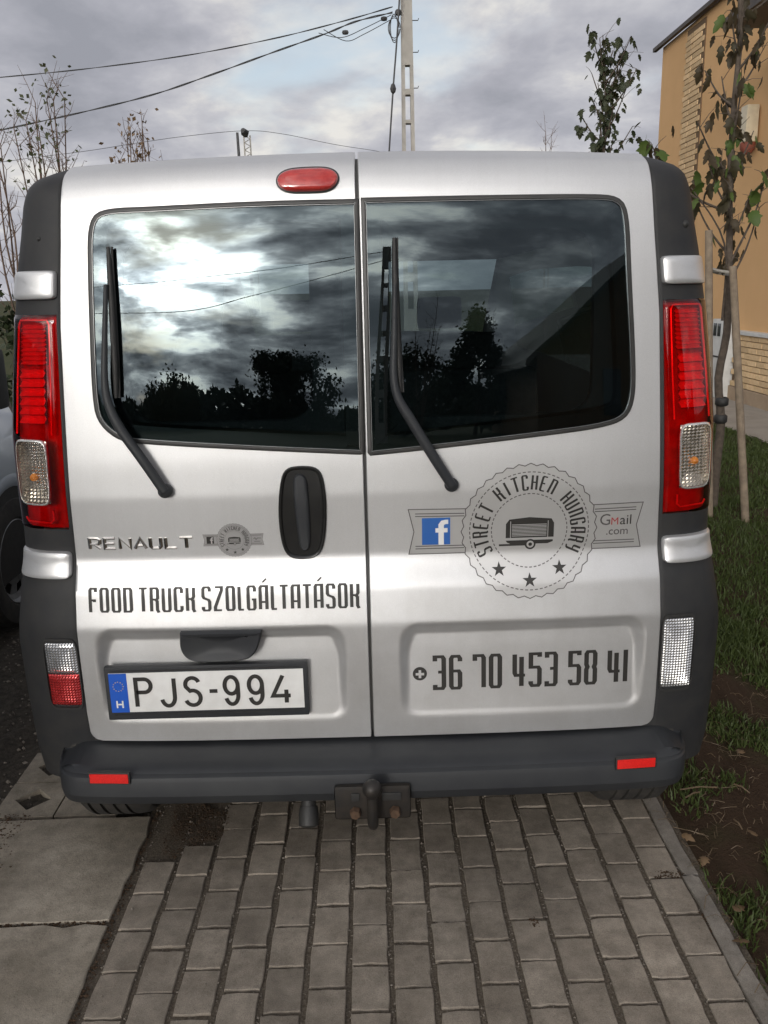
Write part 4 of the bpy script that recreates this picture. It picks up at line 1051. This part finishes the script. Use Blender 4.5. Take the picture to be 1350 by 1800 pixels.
# ------------------------------------------------------------------ ochre house
HX, HY0, HY1, HZ = 4.95, 6.0, 15.55, 5.22
house = empty('ochre_house', (HX+4, 11, 0), 'ochre rendered house with yellow brick strip at the right edge', 'house')
wl = MB(); wl.box((HX+4, (HY0+HY1)/2, HZ/2+.0), (8, HY1-HY0, HZ+.2)); wl.build('wall', 'stucco', house)
rf_ = MB(); rf_.add([(HX-.06, HY0-.3, HZ+.10), (HX-.06, HY1+.06, HZ+.10), (HX+4, HY1+.10, HZ+2.9), (HX+4, HY0-.3, HZ+2.9), (HX+8.3, HY0-.3, HZ+.1), (HX+8.3, HY1+.1, HZ+.1), (HX-.06, HY0-.3, HZ+.14), (HX-.06, HY1+.06, HZ+.14), (HX+4, HY1+.10, HZ+3.0), (HX+4, HY0-.3, HZ+3.0), (HX+8.3, HY0-.3, HZ+.18), (HX+8.3, HY1+.1, HZ+.18)],
        [(0, 1, 2, 3), (3, 2, 5, 4), (6, 9, 8, 7), (9, 10, 11, 8), (0, 6, 7, 1), (1, 7, 8, 2), (2, 8, 11, 5), (0, 3, 9, 6), (3, 4, 10, 9), (4, 5, 11, 10)])
roof = rf_.build('roof', 'rooftile', house)
MB().box((HX-.065, (HY0+HY1)/2, HZ+.118), (.06, HY1-HY0+.5, .06)).build('gutter', 'roofedge', roof)
MB().box((HX-.45, 8.45, 4.35), (.9, 4.3, .10)).build('porch_roof', 'roofedge', house)
bs = MB().box((HX-.006, 13.98, 2.9), (.02, .74, 4.7)).build('brick_strip', 'mortar', house)
bb = MB().box((0, 0, 0), (.05, .235, .066), None, .004); bmsh = mesh('brick', bb.v, bb.f, 'brick')
hb_ = MB().box((0, 0, 0), (.05, .44, .066), None, .004); bmsh2 = mesh('brick', hb_.v, hb_.f, 'brick')
def lbrick(parent, me, loc, name='brick'):
    return link(name, me, parent, Vector(loc)-OFF[parent])
for k in range(60):
    z = .62+k*.0765
    off = 0 if k % 2 else .09
    lbrick(bs, bmsh2, (HX-.002+rng.normal()*.002, 13.98-.13+off, z)); lbrick(bs, bmsh, (HX-.002+rng.normal()*.002, 13.98+.24+off*.6, z))
pb = MB().box((HX-.02, (HY0+HY1)/2, .50), (.05, HY1-HY0, .72)).build('plinth', 'mortar', house)
MB().box((HX-.03, (HY0+HY1)/2, .07), (.12, HY1-HY0, .22), None, .01).build('plinth_base', 'plinth', pb)
for y0_, y1_ in ((HY0, 11.62), (12.08, HY1)):
    MB().box((HX-.045, (y0_+y1_)/2, .895), (.14, y1_-y0_, .05), None, .01).build('plinth_cap', 'wallwhite', pb)
for k in range(9):
    z = .222+k*.0765; yy = 9.0+(.125 if k % 2 else 0)
    while yy < 15.4:
        if not (11.58 < yy < 12.12): lbrick(pb, bmsh, (HX-.06+rng.normal()*.003, yy, z))
        yy += .25
mc = MB().box((HX-.12, 11.85, .53), (.20, .36, 1.06), None, .012).build('meter_cabinet', 'wallwhite', house, 40)
for dy in (-.07, .07): MB().box((HX-.225, 11.85+dy, .92), (.012, .09, .17), None, .003).build('cabinet_window', 'pane', mc, 40)
MB().box((HX-.224, 11.85, .56), (.012, .35, .02)).build('cabinet_joint', 'rubber', mc)
wlmp = empty('wall_lamp', (HX-.1, 11.62, 3.43), 'cream box wall lamp with red-brown base on the ochre wall', 'wall lamp')
MB().box((HX-.10, 11.62, 3.47), (.16, .20, .44), None, .03).build('lamp_body', 'lampglass', wlmp, 40)
MB().lathe((HX-.10, 11.62, 3.20), (0, 0, 1), [(.001, -.09), (.05, -.08), (.09, -.02), (.095, .05), (.08, .06)], 16).build('lamp_base', 'lampbase', wlmp, 50)

# ------------------------------------------------------------------ trees
def leaf_mesh(seed, mat, lob=.25):
    r = np.random.default_rng(seed)
    half = [(.0, 0.0), (.24, .10), (.40+.05*r.normal(), .28), (.28, .36), (.46+.05*r.normal(), .56), (.27, .62), (.20, .82), (0, 1.0)]
    mid = [(0, p[1]) for p in half]
    vs_ = []; n = len(half)
    for sg in (-1, 1):
        for x, y in half: vs_.append((sg*x, y, -.35*y*y-.10*abs(x)))
    for x, y in mid: vs_.append((0, y, -.35*y*y+.06*math.sin(math.pi*y)))
    f = []
    for i in range(n-1):
        f.append((i, i+1, 2*n+i+1, 2*n+i)); f.append((n+i, 2*n+i, 2*n+i+1, n+i+1))
    vs_.append((0, -.35, .06)); vs_.append((.012, 0, 0)); vs_.append((-.012, 0, 0)); f.append((len(vs_)-3, len(vs_)-2, len(vs_)-1))
    return mesh('leaf', vs_, f, mat, 60)
LV = [leaf_mesh(s, 'leaf') for s in range(3)]; LV2 = [leaf_mesh(s+9, 'leaf2') for s in range(2)]; LV3 = [leaf_mesh(s+5, 'leafmid') for s in range(3)]
def young_tree(name, base, top, nbr, nleaf, size, seed, label, lean=(0, 0), z0=1.2, spread=.5, fresh=.15, rtr=.03, extra=(), upang=(.35, .75), LS=None, droop=(.7, 1.55), narrow=.95):
    r = np.random.default_rng(seed); root = empty(name, base, label, 'tree', 'young trees on the lawn')
    b = np.array(base); P = [b+np.array([lean[0]*t*t, lean[1]*t*t, top*t])+r.normal(size=3)*np.array([.012, .012, 0]) for t in np.linspace(0, 1, 14)]
    P = catmull(P, 3); n = len(P)
    MB().tube(P, [rtr*(1-.75*i/n)+.003 for i in range(n)], 10).build('trunk', 'bark', root, 60)
    sites = []
    brs = []
    for k in range(nbr):
        t = z0/top+(1-z0/top)*((k+r.uniform(0, .8))/nbr); p = P[min(n-2, int(t*n))]
        a = r.uniform(0, 6.28); L = spread*(1.1-.55*t)*r.uniform(.6, 1.2); up = r.uniform(*upang)
        e = p+L*np.array([math.cos(a)*math.cos(up*1.5), math.sin(a)*math.cos(up*1.5), math.sin(up*1.5)])
        brs.append((p, p+.5*(e-p)+np.array([0, 0, -.04*L]), e+np.array([0, 0, .05])))
    for e_ in extra: brs.append(tuple(np.array(q, float) for q in e_))
    for br in brs:
        C = catmull(list(br), 5); m = len(C)
        MB().tube(C, [.008*(1-.75*i/m)+.0012 for i in range(m)], 6).build('branch', 'bark', root, 60)
        for i in range(1, m): sites.append((C[i], 1.0))
        for i in range(3):
            q = C[2+int(r.integers(0, m-2))]; e = q+np.array([r.normal()*.10, r.normal()*.10, r.uniform(-.02, .12)])*spread*2
            MB().tube([q, (q+e)/2+np.array([0, 0, .01]), e], [.003, .002, .0012], 5).build('twig', 'bark', root)
            sites += [(q+(e-q)*s_, 1.2) for s_ in (.4, .75, 1.0)]
    for i in range(n):
        if P[i][2]-b[2] > z0: sites.append((P[i], .6))
    for k in range(nleaf):
        p, w = sites[int(r.integers(0, len(sites)))]
        me = (LV2[k % 2] if r.uniform() < fresh else (LS or LV)[k % 3])
        o = link('leaf', me, root, Vector(p+r.normal(size=3)*.018)-Vector(base))
        s_ = size*r.uniform(.6, 1.2); o.scale = (s_*narrow*r.uniform(.75, 1.05), s_, s_)
        o.rotation_euler = (-r.uniform(*droop), r.normal()*.35, r.uniform(0, 6.28))
    return root
tb = (2.44, 5.9, 0)
tn = young_tree('young_tree', tb, 3.95, 26, 288, .098, 11, 'young tree tied between two wooden stakes beside the van', lean=(-.12, 0), z0=1.75, spread=.50, fresh=.10, narrow=.68, droop=(1.0, 1.7),
           extra=[((2.40, 5.9, 1.62), (2.56, 5.88, 2.0), at(1345, 300, 5.85)), ((2.40, 5.9, 1.5), (2.52, 5.9, 1.75), at(1335, 365, 5.9)), ((2.38, 5.9, 2.0), (2.1, 5.85, 2.12), at(1140, 250, 5.8)), ((2.40, 5.9, 1.3), (2.36, 5.86, 1.8), at(1215, 330, 5.85))])
for k, (px, py) in enumerate(((1135, 246), (1147, 254), (1158, 262), (1226, 300), (1235, 320), (1222, 350), (1340, 300), (1330, 335), (1345, 320), (1322, 370))):
    o = link('leaf', LV2[k % 2], tn, Vector(at(px, py, 5.82))-Vector(tb)); s_ = .115; o.scale = (s_, s_, s_); o.rotation_euler = (-.9+.2*(k % 3), .4*(k % 2), k*1.7)
young_tree('young_tree', (2.52, 9.5, 0), 3.72, 24, 298, .090, 5, 'small leafy young tree rising behind the van roof on the right', lean=(-.05, 0), z0=2.6, spread=.62, fresh=.0, rtr=.026, upang=(.45, .85), LS=LV3, droop=(.4, 1.3))
stakes = ((2.30, 5.62, 0, at(1246, 405, 5.75), 'wooden stake left of the young tree trunk'), (2.50, 5.50, 0, at(1288, 468, 5.7), 'wooden stake right of the young tree trunk, leaning in'))
for x_, y_, z_, t_, lb in stakes:
    s_ = MB(); A = np.array([x_, y_, z_-.02]); s_.tube([A+(t_-A)*q for q in np.linspace(0, 1, 8)], [.026, .0265, .0255, .026, .025, .0255, .025, .024], 10)
    tag(s_.build('stake', 'stake', None, 50), lb, 'stake', 'tree stakes')
sb = MB().tube([at(1243, 470, 5.72), at(1262, 476, 5.80), at(1290, 480, 5.68)], .010, 6); sb.tube([at(1243, 474, 5.76), at(1262, 480, 5.95), at(1290, 484, 5.72)], .010, 6)
tag(sb.build('tree_tie', 'strap', None, 60), 'pale strap tying the young tree to its stakes', 'strap')
for dz, lb in ((0, 'lower black rubber collar round the young tree trunk near the tail lamp'), (.12, 'upper black rubber collar round the young tree trunk near the tail lamp')):
    tg = MB(); tg.lathe((2.44, 5.9, .63+dz), (0, 0, 1), [(.034, -.03), (.045, -.02), (.045, .02), (.034, .03)], 14)
    tag(tg.build('trunk_guard', 'rubber', None, 50), lb, 'collar', 'trunk collars')

def twig_tree(name, base, height, seed, label, stems=5, spread=.35, leaves=0, lm='leaf2', group='bare trees behind the van', lsize=.09, rb=.022):
    r = np.random.default_rng(seed); root = empty(name, base, label, 'tree', group); b = np.array(base, float)
    tr = MB(); cr = MB(); lf = MB(); tips = []
    for s in range(stems):
        a = r.uniform(0, 6.28); h = height*r.uniform(.72, 1.0)
        e = b+np.array([math.cos(a)*spread*height*r.uniform(.05, .5), math.sin(a)*spread*height*.3, h])
        P = catmull([b, b+(e-b)*.3+r.normal(size=3)*.05, b+(e-b)*.65+r.normal(size=3)*.06, e], 4)
        m = len(P); tr.tube(P, [rb*(1-.85*i/m)+.002 for i in range(m)], 6)
        for i in range(3, m):
            for _ in range(2):
                if r.uniform() < .75:
                    L = height*.22*r.uniform(.35, 1.0)*(1-.5*i/m); q = r.uniform(0, 6.28)
                    d_ = np.array([math.cos(q)*.55, math.sin(q)*.3, r.uniform(.55, 1.0)])*L
                    Q = [P[i], P[i]+d_*.5+r.normal(size=3)*.02, P[i]+d_]; cr.tube(Q, [.006, .004, .002], 5)
                    for w in range(2):
                        t_ = Q[1]+r.normal(size=3)*np.array([.25, .15, .2])*L+np.array([0, 0, .2*L]); cr.tube([Q[1], t_], [.003, .0015], 4); tips.append(t_)
                    tips.append(Q[2])
        tips.append(e)
    tr.build('trunk', 'twig', root, 60); cr.build('crown', 'twig', root, 60)
    if leaves:
        top = sorted(tips, key=lambda p: -p[2])[:max(6, len(tips)//3)]
        for k in range(leaves):
            p = top[int(r.integers(0, len(top)))]+r.normal(size=3)*.06; s_ = lsize*r.uniform(.6, 1.2); u = r.normal(size=3); u /= np.linalg.norm(u); w = np.cross(u, r.normal(size=3)); w /= np.linalg.norm(w)
            lf.add([p, p+u*s_*.5+w*s_*.35, p+u*s_, p+u*s_*.5-w*s_*.35], [(0, 1, 2, 3)])
        lf.build('foliage', lm, root)
    return root
def gbase(px, Y): p = at(px, 300, Y); return (p[0], Y, 0)
def ht(px, py, Y): return at(px, py, Y)[2]
twig_tree('bare_tree', gbase(62, 13), ht(60, 150, 13), 3, 'tall bare tree with green tufts at its tips, far left behind the van', 6, .26, 95, 'leafpale', lsize=.085)
twig_tree('bare_tree', gbase(108, 13.6), ht(110, 165, 13.6), 8, 'slim bare tree standing right of the tufted one on the left', 4, .20, 50, 'leafpale', lsize=.085)
twig_tree('bare_tree', gbase(8, 12.4), ht(10, 190, 12.4), 21, 'bare leafless tree cut by the left edge of the picture', 4, .25, 10)
twig_tree('bare_shrub', gbase(225, 14.5), ht(230, 215, 14.5), 12, 'twiggy shrub with sparse brown leaves above the van roof', 7, .30, 110, 'leafdry', lsize=.08)
twig_tree('bare_shrub', gbase(272, 15), ht(270, 225, 15), 14, 'thin bare twigs right of the brown-leaved shrub', 4, .2, 14, 'leafdry', lsize=.08)
twig_tree('bare_shrub', gbase(148, 14), ht(150, 282, 14), 17, 'low leafy twigs just above the left end of the van roof', 5, .4, 60, 'leafdry', lsize=.08)
twig_tree('bare_shrub', gbase(965, 26), ht(972, 222, 26), 19, 'faint bare twigs above the van roof left of the leafy tree', 3, .12, 0)

def leafy_tree(name, base, h, rx, seed, label, conical=False, n=5200, cat='tree', group=None, mat='leafdark', z0=.12, ls=.16):
    r = np.random.default_rng(seed); root = empty(name, base, label, cat, group); b = np.array(base, float)
    MB().tube([b, b+np.array([.05, 0, h*.4]), b+np.array([-.04, .02, h*.9])], [.03*h*.6, .018*h*.6, .01], 8).build('trunk', 'bark', root, 60)
    cl = []
    for k in range(46):
        t = r.uniform(z0, 1); q = r.uniform(0, 6.28)
        w = rx*((1-t)*1.05+.06) if conical else rx*math.sqrt(max(.05, 1-((t-.58)/.5)**2))
        rr = w*math.sqrt(r.uniform(.25, 1)); cl.append((b+np.array([rr*math.cos(q), rr*math.sin(q), t*h]), rx*r.uniform(.16, .34)*(.7 if conical else 1)))
    idx = r.integers(0, len(cl), n); c = np.array([cl[i][0] for i in idx]); s = np.array([cl[i][1] for i in idx])
    p = c+r.normal(size=(n, 3))*s[:, None]*.62; u = r.normal(size=(n, 3)); u /= np.linalg.norm(u, axis=1)[:, None]; w = np.cross(u, r.normal(size=(n, 3))); w /= np.linalg.norm(w, axis=1)[:, None]
    L = (ls*r.uniform(.5, 1.1, n))[:, None]; V = np.stack([p, p+u*L*.5+w*L*.35, p+u*L, p+u*L*.5-w*L*.35], 1).reshape(-1, 3)
    MB().add(V, np.arange(4*n).reshape(-1, 4).tolist()).build('crown', mat, root); return root
leafy_tree('conifer', (-4.75, 10.5, 0), 3.15, .75, 31, 'dark conifer at the left edge behind the pale van', True, 6000, ls=.10)
# what lies behind the camera (seen mirrored in the rear windows)
G2 = 'trees across the road, mirrored in the rear windows'
def back(az, dist): q = math.radians(az); return (dist*math.sin(q), -dist*math.cos(q), 0)
leafy_tree('round_tree', back(-7.6, 46), 4.6, 1.9, 41, 'round dark tree mirrored low in the left rear window', group=G2, ls=.3)
leafy_tree('round_tree', back(-5.4, 47), 5.0, 2.1, 42, 'taller round dark tree mirrored beside the first in the left rear window', group=G2, ls=.3)
leafy_tree('dark_conifer', back(9.0, 24), 4.6, 1.5, 43, 'ragged dark conifer mirrored in the right rear window', True, 7000, group=G2, ls=.2)
leafy_tree('round_tree', back(3.2, 30), 3.2, 1.8, 44, 'low dark bush mirrored left of the conifer in the right rear window', group=G2, ls=.22)
leafy_tree('round_tree', back(-17.5, 50), 2.7, 2.4, 45, 'broad dark tree mirrored at the far left of the left rear window', group=G2, ls=.35)
twig_tree('bare_tree', back(4.6, 22), 5.2, 61, 'bare tree mirrored behind the right wiper', 4, .25, 0, group='bare trees mirrored in the right rear window')
twig_tree('bare_tree', back(9.4, 26), 5.0, 62, 'bare tree mirrored between conifer and dark roof in the right window', 4, .25, 0, group='bare trees mirrored in the right rear window')
hd_ = MB(); n = 26000; ang = rng.uniform(-60, 60, n); dd = rng.uniform(52, 60, n)
hgt = 2.0+.55*np.sin(ang*.35)+.35*np.sin(ang*1.1+1)+.25*np.sin(ang*2.7)
p = np.c_[dd*np.sin(np.radians(ang)), -dd*np.cos(np.radians(ang)), rng.uniform(0, 1, n)**.8*hgt]
u = rng.normal(size=(n, 3)); w = np.cross(u, rng.normal(size=(n, 3))); u /= np.linalg.norm(u, axis=1)[:, None]; w /= np.linalg.norm(w, axis=1)[:, None]
V = np.stack([p, p+u*.3+w*.2, p+u*.6, p+u*.3-w*.2], 1).reshape(-1, 3)
tag(hd_.add(V, np.arange(4*n).reshape(-1, 4).tolist()).build('far_hedge', 'leafdark'), 'dark far hedge line mirrored along the foot of the rear windows', 'hedge', kind='stuff')
hr = empty('neighbour_house', (11.6, -18, 0), 'dark brown gabled house mirrored in the right rear window', 'house')
gz, ez, xa, xm, xb = 7.9, 2.45, 4.7, 11.6, 18.5
MB().add([(xa, -17, 0), (xb, -17, 0), (xb, -17, ez), (xm, -17, gz), (xa, -17, ez), (xa, -26, 0), (xb, -26, 0), (xb, -26, ez), (xm, -26, gz), (xa, -26, ez)], [(0, 1, 2, 3, 4), (9, 8, 7, 6, 5), (0, 4, 9, 5), (1, 6, 7, 2)]).build('wall', 'wallbrown', hr)
RP = [(xa-.5, ez-.38), (xm, gz+.02), (xb+.5, ez-.38), (xa-.5, ez-.20), (xm, gz+.22), (xb+.5, ez-.20)]
MB().add([(x_, y_, z_) for y_ in (-16.5, -26.5) for x_, z_ in RP],
         [(3, 4, 10, 9), (4, 5, 11, 10), (0, 6, 7, 1), (1, 7, 8, 2), (0, 1, 4, 3), (1, 2, 5, 4), (6, 9, 10, 7), (7, 10, 11, 8), (0, 3, 9, 6), (2, 8, 11, 5)]).build('roof', 'roofedge', hr)
for x_ in (8.2, 13.4): MB().box((x_, -16.98, 1.5), (1.1, .08, 1.2), None, .02).build('window', 'pane', hr)

# ------------------------------------------------------------------ poles and cables
def concrete_pole(name, base, h, w0, w1, label, slots, yaw=0.0):
    root = empty(name, base, label, 'utility pole', 'slotted concrete utility poles'); m = MB()
    zs = [0.0]
    for a_, b_ in slots: zs += [a_, b_]
    zs += [h]
    def wz(z): return w0+(w1-w0)*z/h
    cy, sy = math.cos(yaw), math.sin(yaw)
    def pt(x, y, z): return (base[0]+x*cy-y*sy, base[1]+x*sy+y*cy, base[2]+z)
    for i in range(len(zs)-1):
        a_, b_ = zs[i], zs[i+1]; solid = i % 2 == 0
        for (l, r_) in (((-1, 1),) if solid else ((-1, -.42), (.42, 1))):
            vs_ = [pt(wz(z)/2*x, .8*wz(z)/2*y, z) for z in (a_, b_) for x, y in ((l, -1), (r_, -1), (r_, 1), (l, 1))]
            m.add(vs_, [(0, 1, 5, 4), (1, 2, 6, 5), (2, 3, 7, 6), (3, 0, 4, 7), (4, 5, 6, 7), (3, 2, 1, 0)])
    m.build('shaft', 'poleconc', root)
    return root
pbx = at(716, 130, 25); pb_ = (pbx[0], 25, 0)
sl_ = [(1.2+1.0*k, 1.2+1.0*k+.78) for k in range(5)]
zt_ = [at(716, y_, 25)[2] for y_ in (262, 218, 212, 168, 158, 116)]
pole = concrete_pole('utility_pole', pb_, 10.4, .42, .27, 'pale slotted concrete utility pole rising behind the van roof', [(1.0, 1.75), (2.0, 2.75), (3.0, 3.75), (4.1, 4.85), (zt_[0]-.1, zt_[1]), (zt_[2], zt_[3]), (zt_[4], zt_[5])])
for py_ in (36, 92, 155):
    c = at(728, py_, 24.9); MB().tube([c-np.array([.05, 0, 0]), c+np.array([.10, 0, 0]), c+np.array([.12, 0, .05])], .012, 5).build('bracket', 'steel', pole)
p0 = at(700, 22, 24.85); MB().lathe(p0, (0, -1, 0), [(.001, .08), (.07, .06), (.09, 0), (.06, -.1)], 10).build('junction_box', 'wire', pole)
for k in range(3):
    c = at(693, 50, 24.85); MB().tube([c+np.array([(.10+.03*k)*math.cos(q), -.02*k, (.34-.05*k)*math.sin(q)]) for q in np.linspace(0, 6.2, 18)], .012, 5).build('cable_coil', 'wire', pole)
def cable(name, pts, r, label, twist=0, cat='cable', group='overhead cables'):
    m = MB(); P = catmull(pts, 10)
    if twist:
        for ph in (0, math.pi):
            m.tube([p+np.array([0, 0, 1])*twist*math.sin(i*.55+ph)+np.array([0, 1, 0])*twist*math.cos(i*.55+ph) for i, p in enumerate(P)], r, 5)
    else: m.tube(P, r, 5)
    return tag(m.build(name, 'wire', None, 60), label, cat, group)
cable('overhead_cable', [at(-1500, 120, 36), at(-700, 178, 32), at(-260, 158, 30), at(0, 136, 30), at(160, 120, 29), at(330, 97, 28), at(480, 68, 27), at(600, 38, 26), at(690, 12, 24.9)], .010, 'upper overhead cable running left from the concrete pole', .010)
cable('overhead_cable', [at(-1500, 330, 34), at(-700, 350, 30), at(-260, 285, 28), at(0, 229, 28), at(150, 196, 27.5), at(270, 166, 27), at(370, 132, 26.5), at(480, 92, 26), at(570, 60, 25.5), at(625, 38, 25.2), at(690, 22, 24.9)], .013, 'lower thicker overhead cable sagging left from the concrete pole', .014)
for (px_, py_) in ((607, 57), (675, 33)):
    c = at(px_, py_, 25.1); o = MB().lathe(c, (1, 0, 0), [(.001, -.09), (.05, -.07), (.06, 0), (.05, .07), (.001, .09)], 8).build('cable_clamp', 'wire', pole)
cable('drop_cable', [at(703, -20, 24.6), at(700, 30, 24.6), at(696, 90, 24.4), at(691, 155, 24.2), at(684, 265, 23.8), at(676, 400, 23.2)], .024, 'dark cable dropping beside the concrete pole', 0, 'cable')
c = at(691, 156, 24.15); MB().lathe(c, (0, 0, 1), [(.001, -.14), (.06, -.08), (.08, 0), (.05, .1), (.001, .14)], 8).build('cable_joint', 'wire', pole)
for k in range(2):
    P = [at(560+k*9, 58-k*6, 25.2), at(600+k*8, 66+6*k, 25.1), at(640, 50+10*k, 25), at(688, 26+8*k, 24.9)]
    MB().tube(catmull(P, 6), .010, 4).build('loose_wire', 'wire', pole)
# distant lattice lamp post and bare post
q0, q1 = at(436, 274, 60), at(434, 238, 60)
lp = empty('lattice_post', (q0[0], 60, 0), 'thin distant lattice lamp post above the van roof left of centre', 'lamp post')
m = MB()
for sx in (-1, 1): m.tube([(q0[0]+sx*.22, 60, 0), (q1[0]+sx*.20, 60, q1[2])], .05, 5)
for k in range(26): m.tube([(q0[0]-.2, 60, q1[2]*k/26), (q0[0]+.2, 60, q1[2]*(k+.5)/26), (q0[0]-.2, 60, q1[2]*(k+1)/26)], .035, 4)
m.build('lattice', 'poleconc', lp)
MB().tube([at(433, 241, 60), at(431, 234, 60), at(427, 229, 59.6)], [.10, .28, .16], 8).build('lamp_head', 'wire', lp, 60)
m = MB(); e = at(417, 233, 58); m.tube([(at(420, 274, 58)[0]+.4, 58, 0), at(420, 274, 58), e], [.10, .09, .08], 6)
tag(m.build('thin_post', 'wire', None, 60), 'thin dark post left of the distant lattice lamp post', 'post')
cable('far_wire', [at(-600, 262, 55), at(-200, 300, 57), at(100, 272, 58), at(250, 250, 59), at(330, 239, 59), at(430, 230, 59.5), at(500, 236, 62), at(640, 262, 66), at(900, 290, 74), at(1400, 240, 90)], .016, 'faint far wire meeting the distant lattice post', 0, 'cable')
bp = back(1.2, 21); concrete_pole('utility_pole', bp, 7.6, .42, .26, 'dark slotted utility pole mirrored behind the right wiper', [(1.0+.95*k, 1.75+.95*k) for k in range(6)])
cable('overhead_cable', [np.array([bp[0], bp[1], 7.0]), np.array([-4, -24, 6.1]), np.array([-9, -27, 5.6]), np.array([-22, -36, 7.0])], .02, 'thin cable mirrored across the left rear window')
cable('overhead_cable', [np.array([bp[0], bp[1], 7.4]), np.array([-5, -22, 6.9]), np.array([-11, -24, 6.8]), np.array([-26, -30, 8.0])], .02, 'upper thin cable mirrored high in the left rear window')

# ------------------------------------------------------------------ grass, litter
def vnoise(x, y, s, seed=0):
    r = np.random.default_rng(seed); g = r.uniform(size=(64, 64)); X = (x*s) % 63; Y = (y*s) % 63
    i = X.astype(int); j = Y.astype(int); fx = X-i; fy = Y-j; fx = fx*fx*(3-2*fx); fy = fy*fy*(3-2*fy)
    return (g[i, j]*(1-fx)+g[i+1, j]*fx)*(1-fy)+(g[i, j+1]*(1-fx)+g[i+1, j+1]*fx)*fy
def blades(name, n, x0, x1, y0, y1, hm, mat, label, dens, cat='grass'):
    x = rng.uniform(x0, x1, n*3); y = rng.uniform(y0, y1, n*3)
    k = dens(x, y) > rng.uniform(size=n*3); x, y = x[k][:n], y[k][:n]; n = len(x)
    h = hm*rng.uniform(.4, 1.2, n); a = rng.uniform(0, 6.28, n); lx = rng.normal(size=n)*.45*h; ly = rng.normal(size=n)*.45*h; w = np.clip(.0022*(1+y*.16), 0, .008)
    z = np.full(n, -.014)
    A = np.c_[x-w*np.cos(a), y-w*np.sin(a), z]; B = np.c_[x+w*np.cos(a), y+w*np.sin(a), z]
    C = np.c_[x+lx*.4+w*.7*np.cos(a), y+ly*.4+w*.7*np.sin(a), z+h*.6]; D = np.c_[x+lx*.4-w*.7*np.cos(a), y+ly*.4-w*.7*np.sin(a), z+h*.6]; E = np.c_[x+lx, y+ly, z+h]
    V = np.stack([A, B, C, D, E], 1).reshape(-1, 3); b_ = np.arange(n)*5
    me = bpy.data.meshes.new(name); q = np.c_[b_, b_+1, b_+2, b_+3]; t = np.c_[b_+3, b_+2, b_+4]
    me.vertices.add(len(V)); me.vertices.foreach_set('co', V.ravel())
    me.loops.add(n*7); me.loops.foreach_set('vertex_index', np.concatenate([q.ravel(), t.ravel()]))
    me.polygons.add(2*n); me.polygons.foreach_set('loop_start', np.concatenate([np.arange(n)*4, 4*n+np.arange(n)*3]))
    me.update(calc_edges=True); me.validate(); me.materials.append(M[mat])
    return tag(link(name, me), label, cat, kind='stuff')
def near_d(x, y): return np.clip((vnoise(x, y, 7.0, 3)-.38)*2.6, 0, 1)*np.clip((x-.885)/.05, 0, 1)*(.55+.75*np.clip((y-2.9)/1.2+.0, 0, 1)+.55*np.clip((2.15-y)/.2, 0, 1))
blades('near_grass', 34000, .885, 2.3, 1.2, 4.2, .038, 'grass', 'patchy short grass on bare soil beside the kerb', near_d)
blades('lawn_grass', 90000, .9, 3.88, 3.2, 12, .045, 'grass', 'green lawn between the van and the house path', lambda x, y: .35+.65*np.clip((vnoise(x, y, 3.0, 5)-.25)*2, 0, 1))
m = MB()
for i in range(900):
    x, y = rng.uniform(.87, 2.0), rng.uniform(1.3, 3.2); L = abs(rng.normal())*.03+.012; a = rng.uniform(0, 6.28); r_ = rng.uniform(.0005, .0012)
    m.tube([(x, y, .004), (x+L*.5*math.cos(a), y+L*.5*math.sin(a), .008+rng.uniform(0, .012)), (x+L*math.cos(a+.2), y+L*math.sin(a+.2), .004)], r_, 3, False)
for (px_, py_, qx, qy) in ((1290, 1378, 1318, 1394), (1195, 1388, 1262, 1384), (1205, 1402, 1232, 1392), (1290, 1440, 1305, 1458)):
    p_, q_ = atz(px_, py_, .02), atz(qx, qy, .012); m.tube([p_, (p_+q_)/2+np.array([0, 0, .006]), q_], .0025, 5)
tag(m.build('plant_litter', 'straw'), 'dry straw and twigs scattered on the soil beside the kerb', 'litter', kind='stuff')
DL = [leaf_mesh(s+30, 'leafdry') for s in range(2)]
for k, (px_, py_) in enumerate(((1305, 1325), (1318, 1655), (1240, 1505), (1198, 1466), (1290, 1600), (1330, 1470))):
    p_ = atz(px_, py_, .012); o = link('fallen_leaf', DL[k % 2], None, p_); o.scale = (.032, .04, .04); o.rotation_euler = (.2, .3*(k % 2), k*1.3)
    tag(o, ['pale fallen leaf on the dark soil near the bumper corner', 'fallen leaf on the grass low at the right edge', 'small dry leaf by the kerb, halfway down the picture', 'dry leaf beside the kerb just below the bumper', 'dry leaf in the grass right of the kerb', 'dry leaf on brown soil at the right edge'][k], 'leaf', 'fallen leaves beside the kerb')
# scattered grit on the yard
m = MB()
for i in range(2600):
    x, y = rng.uniform(-2.2, -.7), rng.uniform(2.2, 4.6); r_ = abs(rng.normal())*.004+.002; e = rng.uniform(.5, 1.2, 3)
    if -1.19 < x < -.69 and y < 2.33: continue
    m.add([(x+a_*r_*e[0], y+b_*r_*e[1], -.014+c_*r_*e[2]) for a_, b_, c_ in ico], icf)
tag(m.build('yard_gravel', 'stones'), 'loose gravel on the dark yard left of the silver van', 'gravel', kind='stuff')
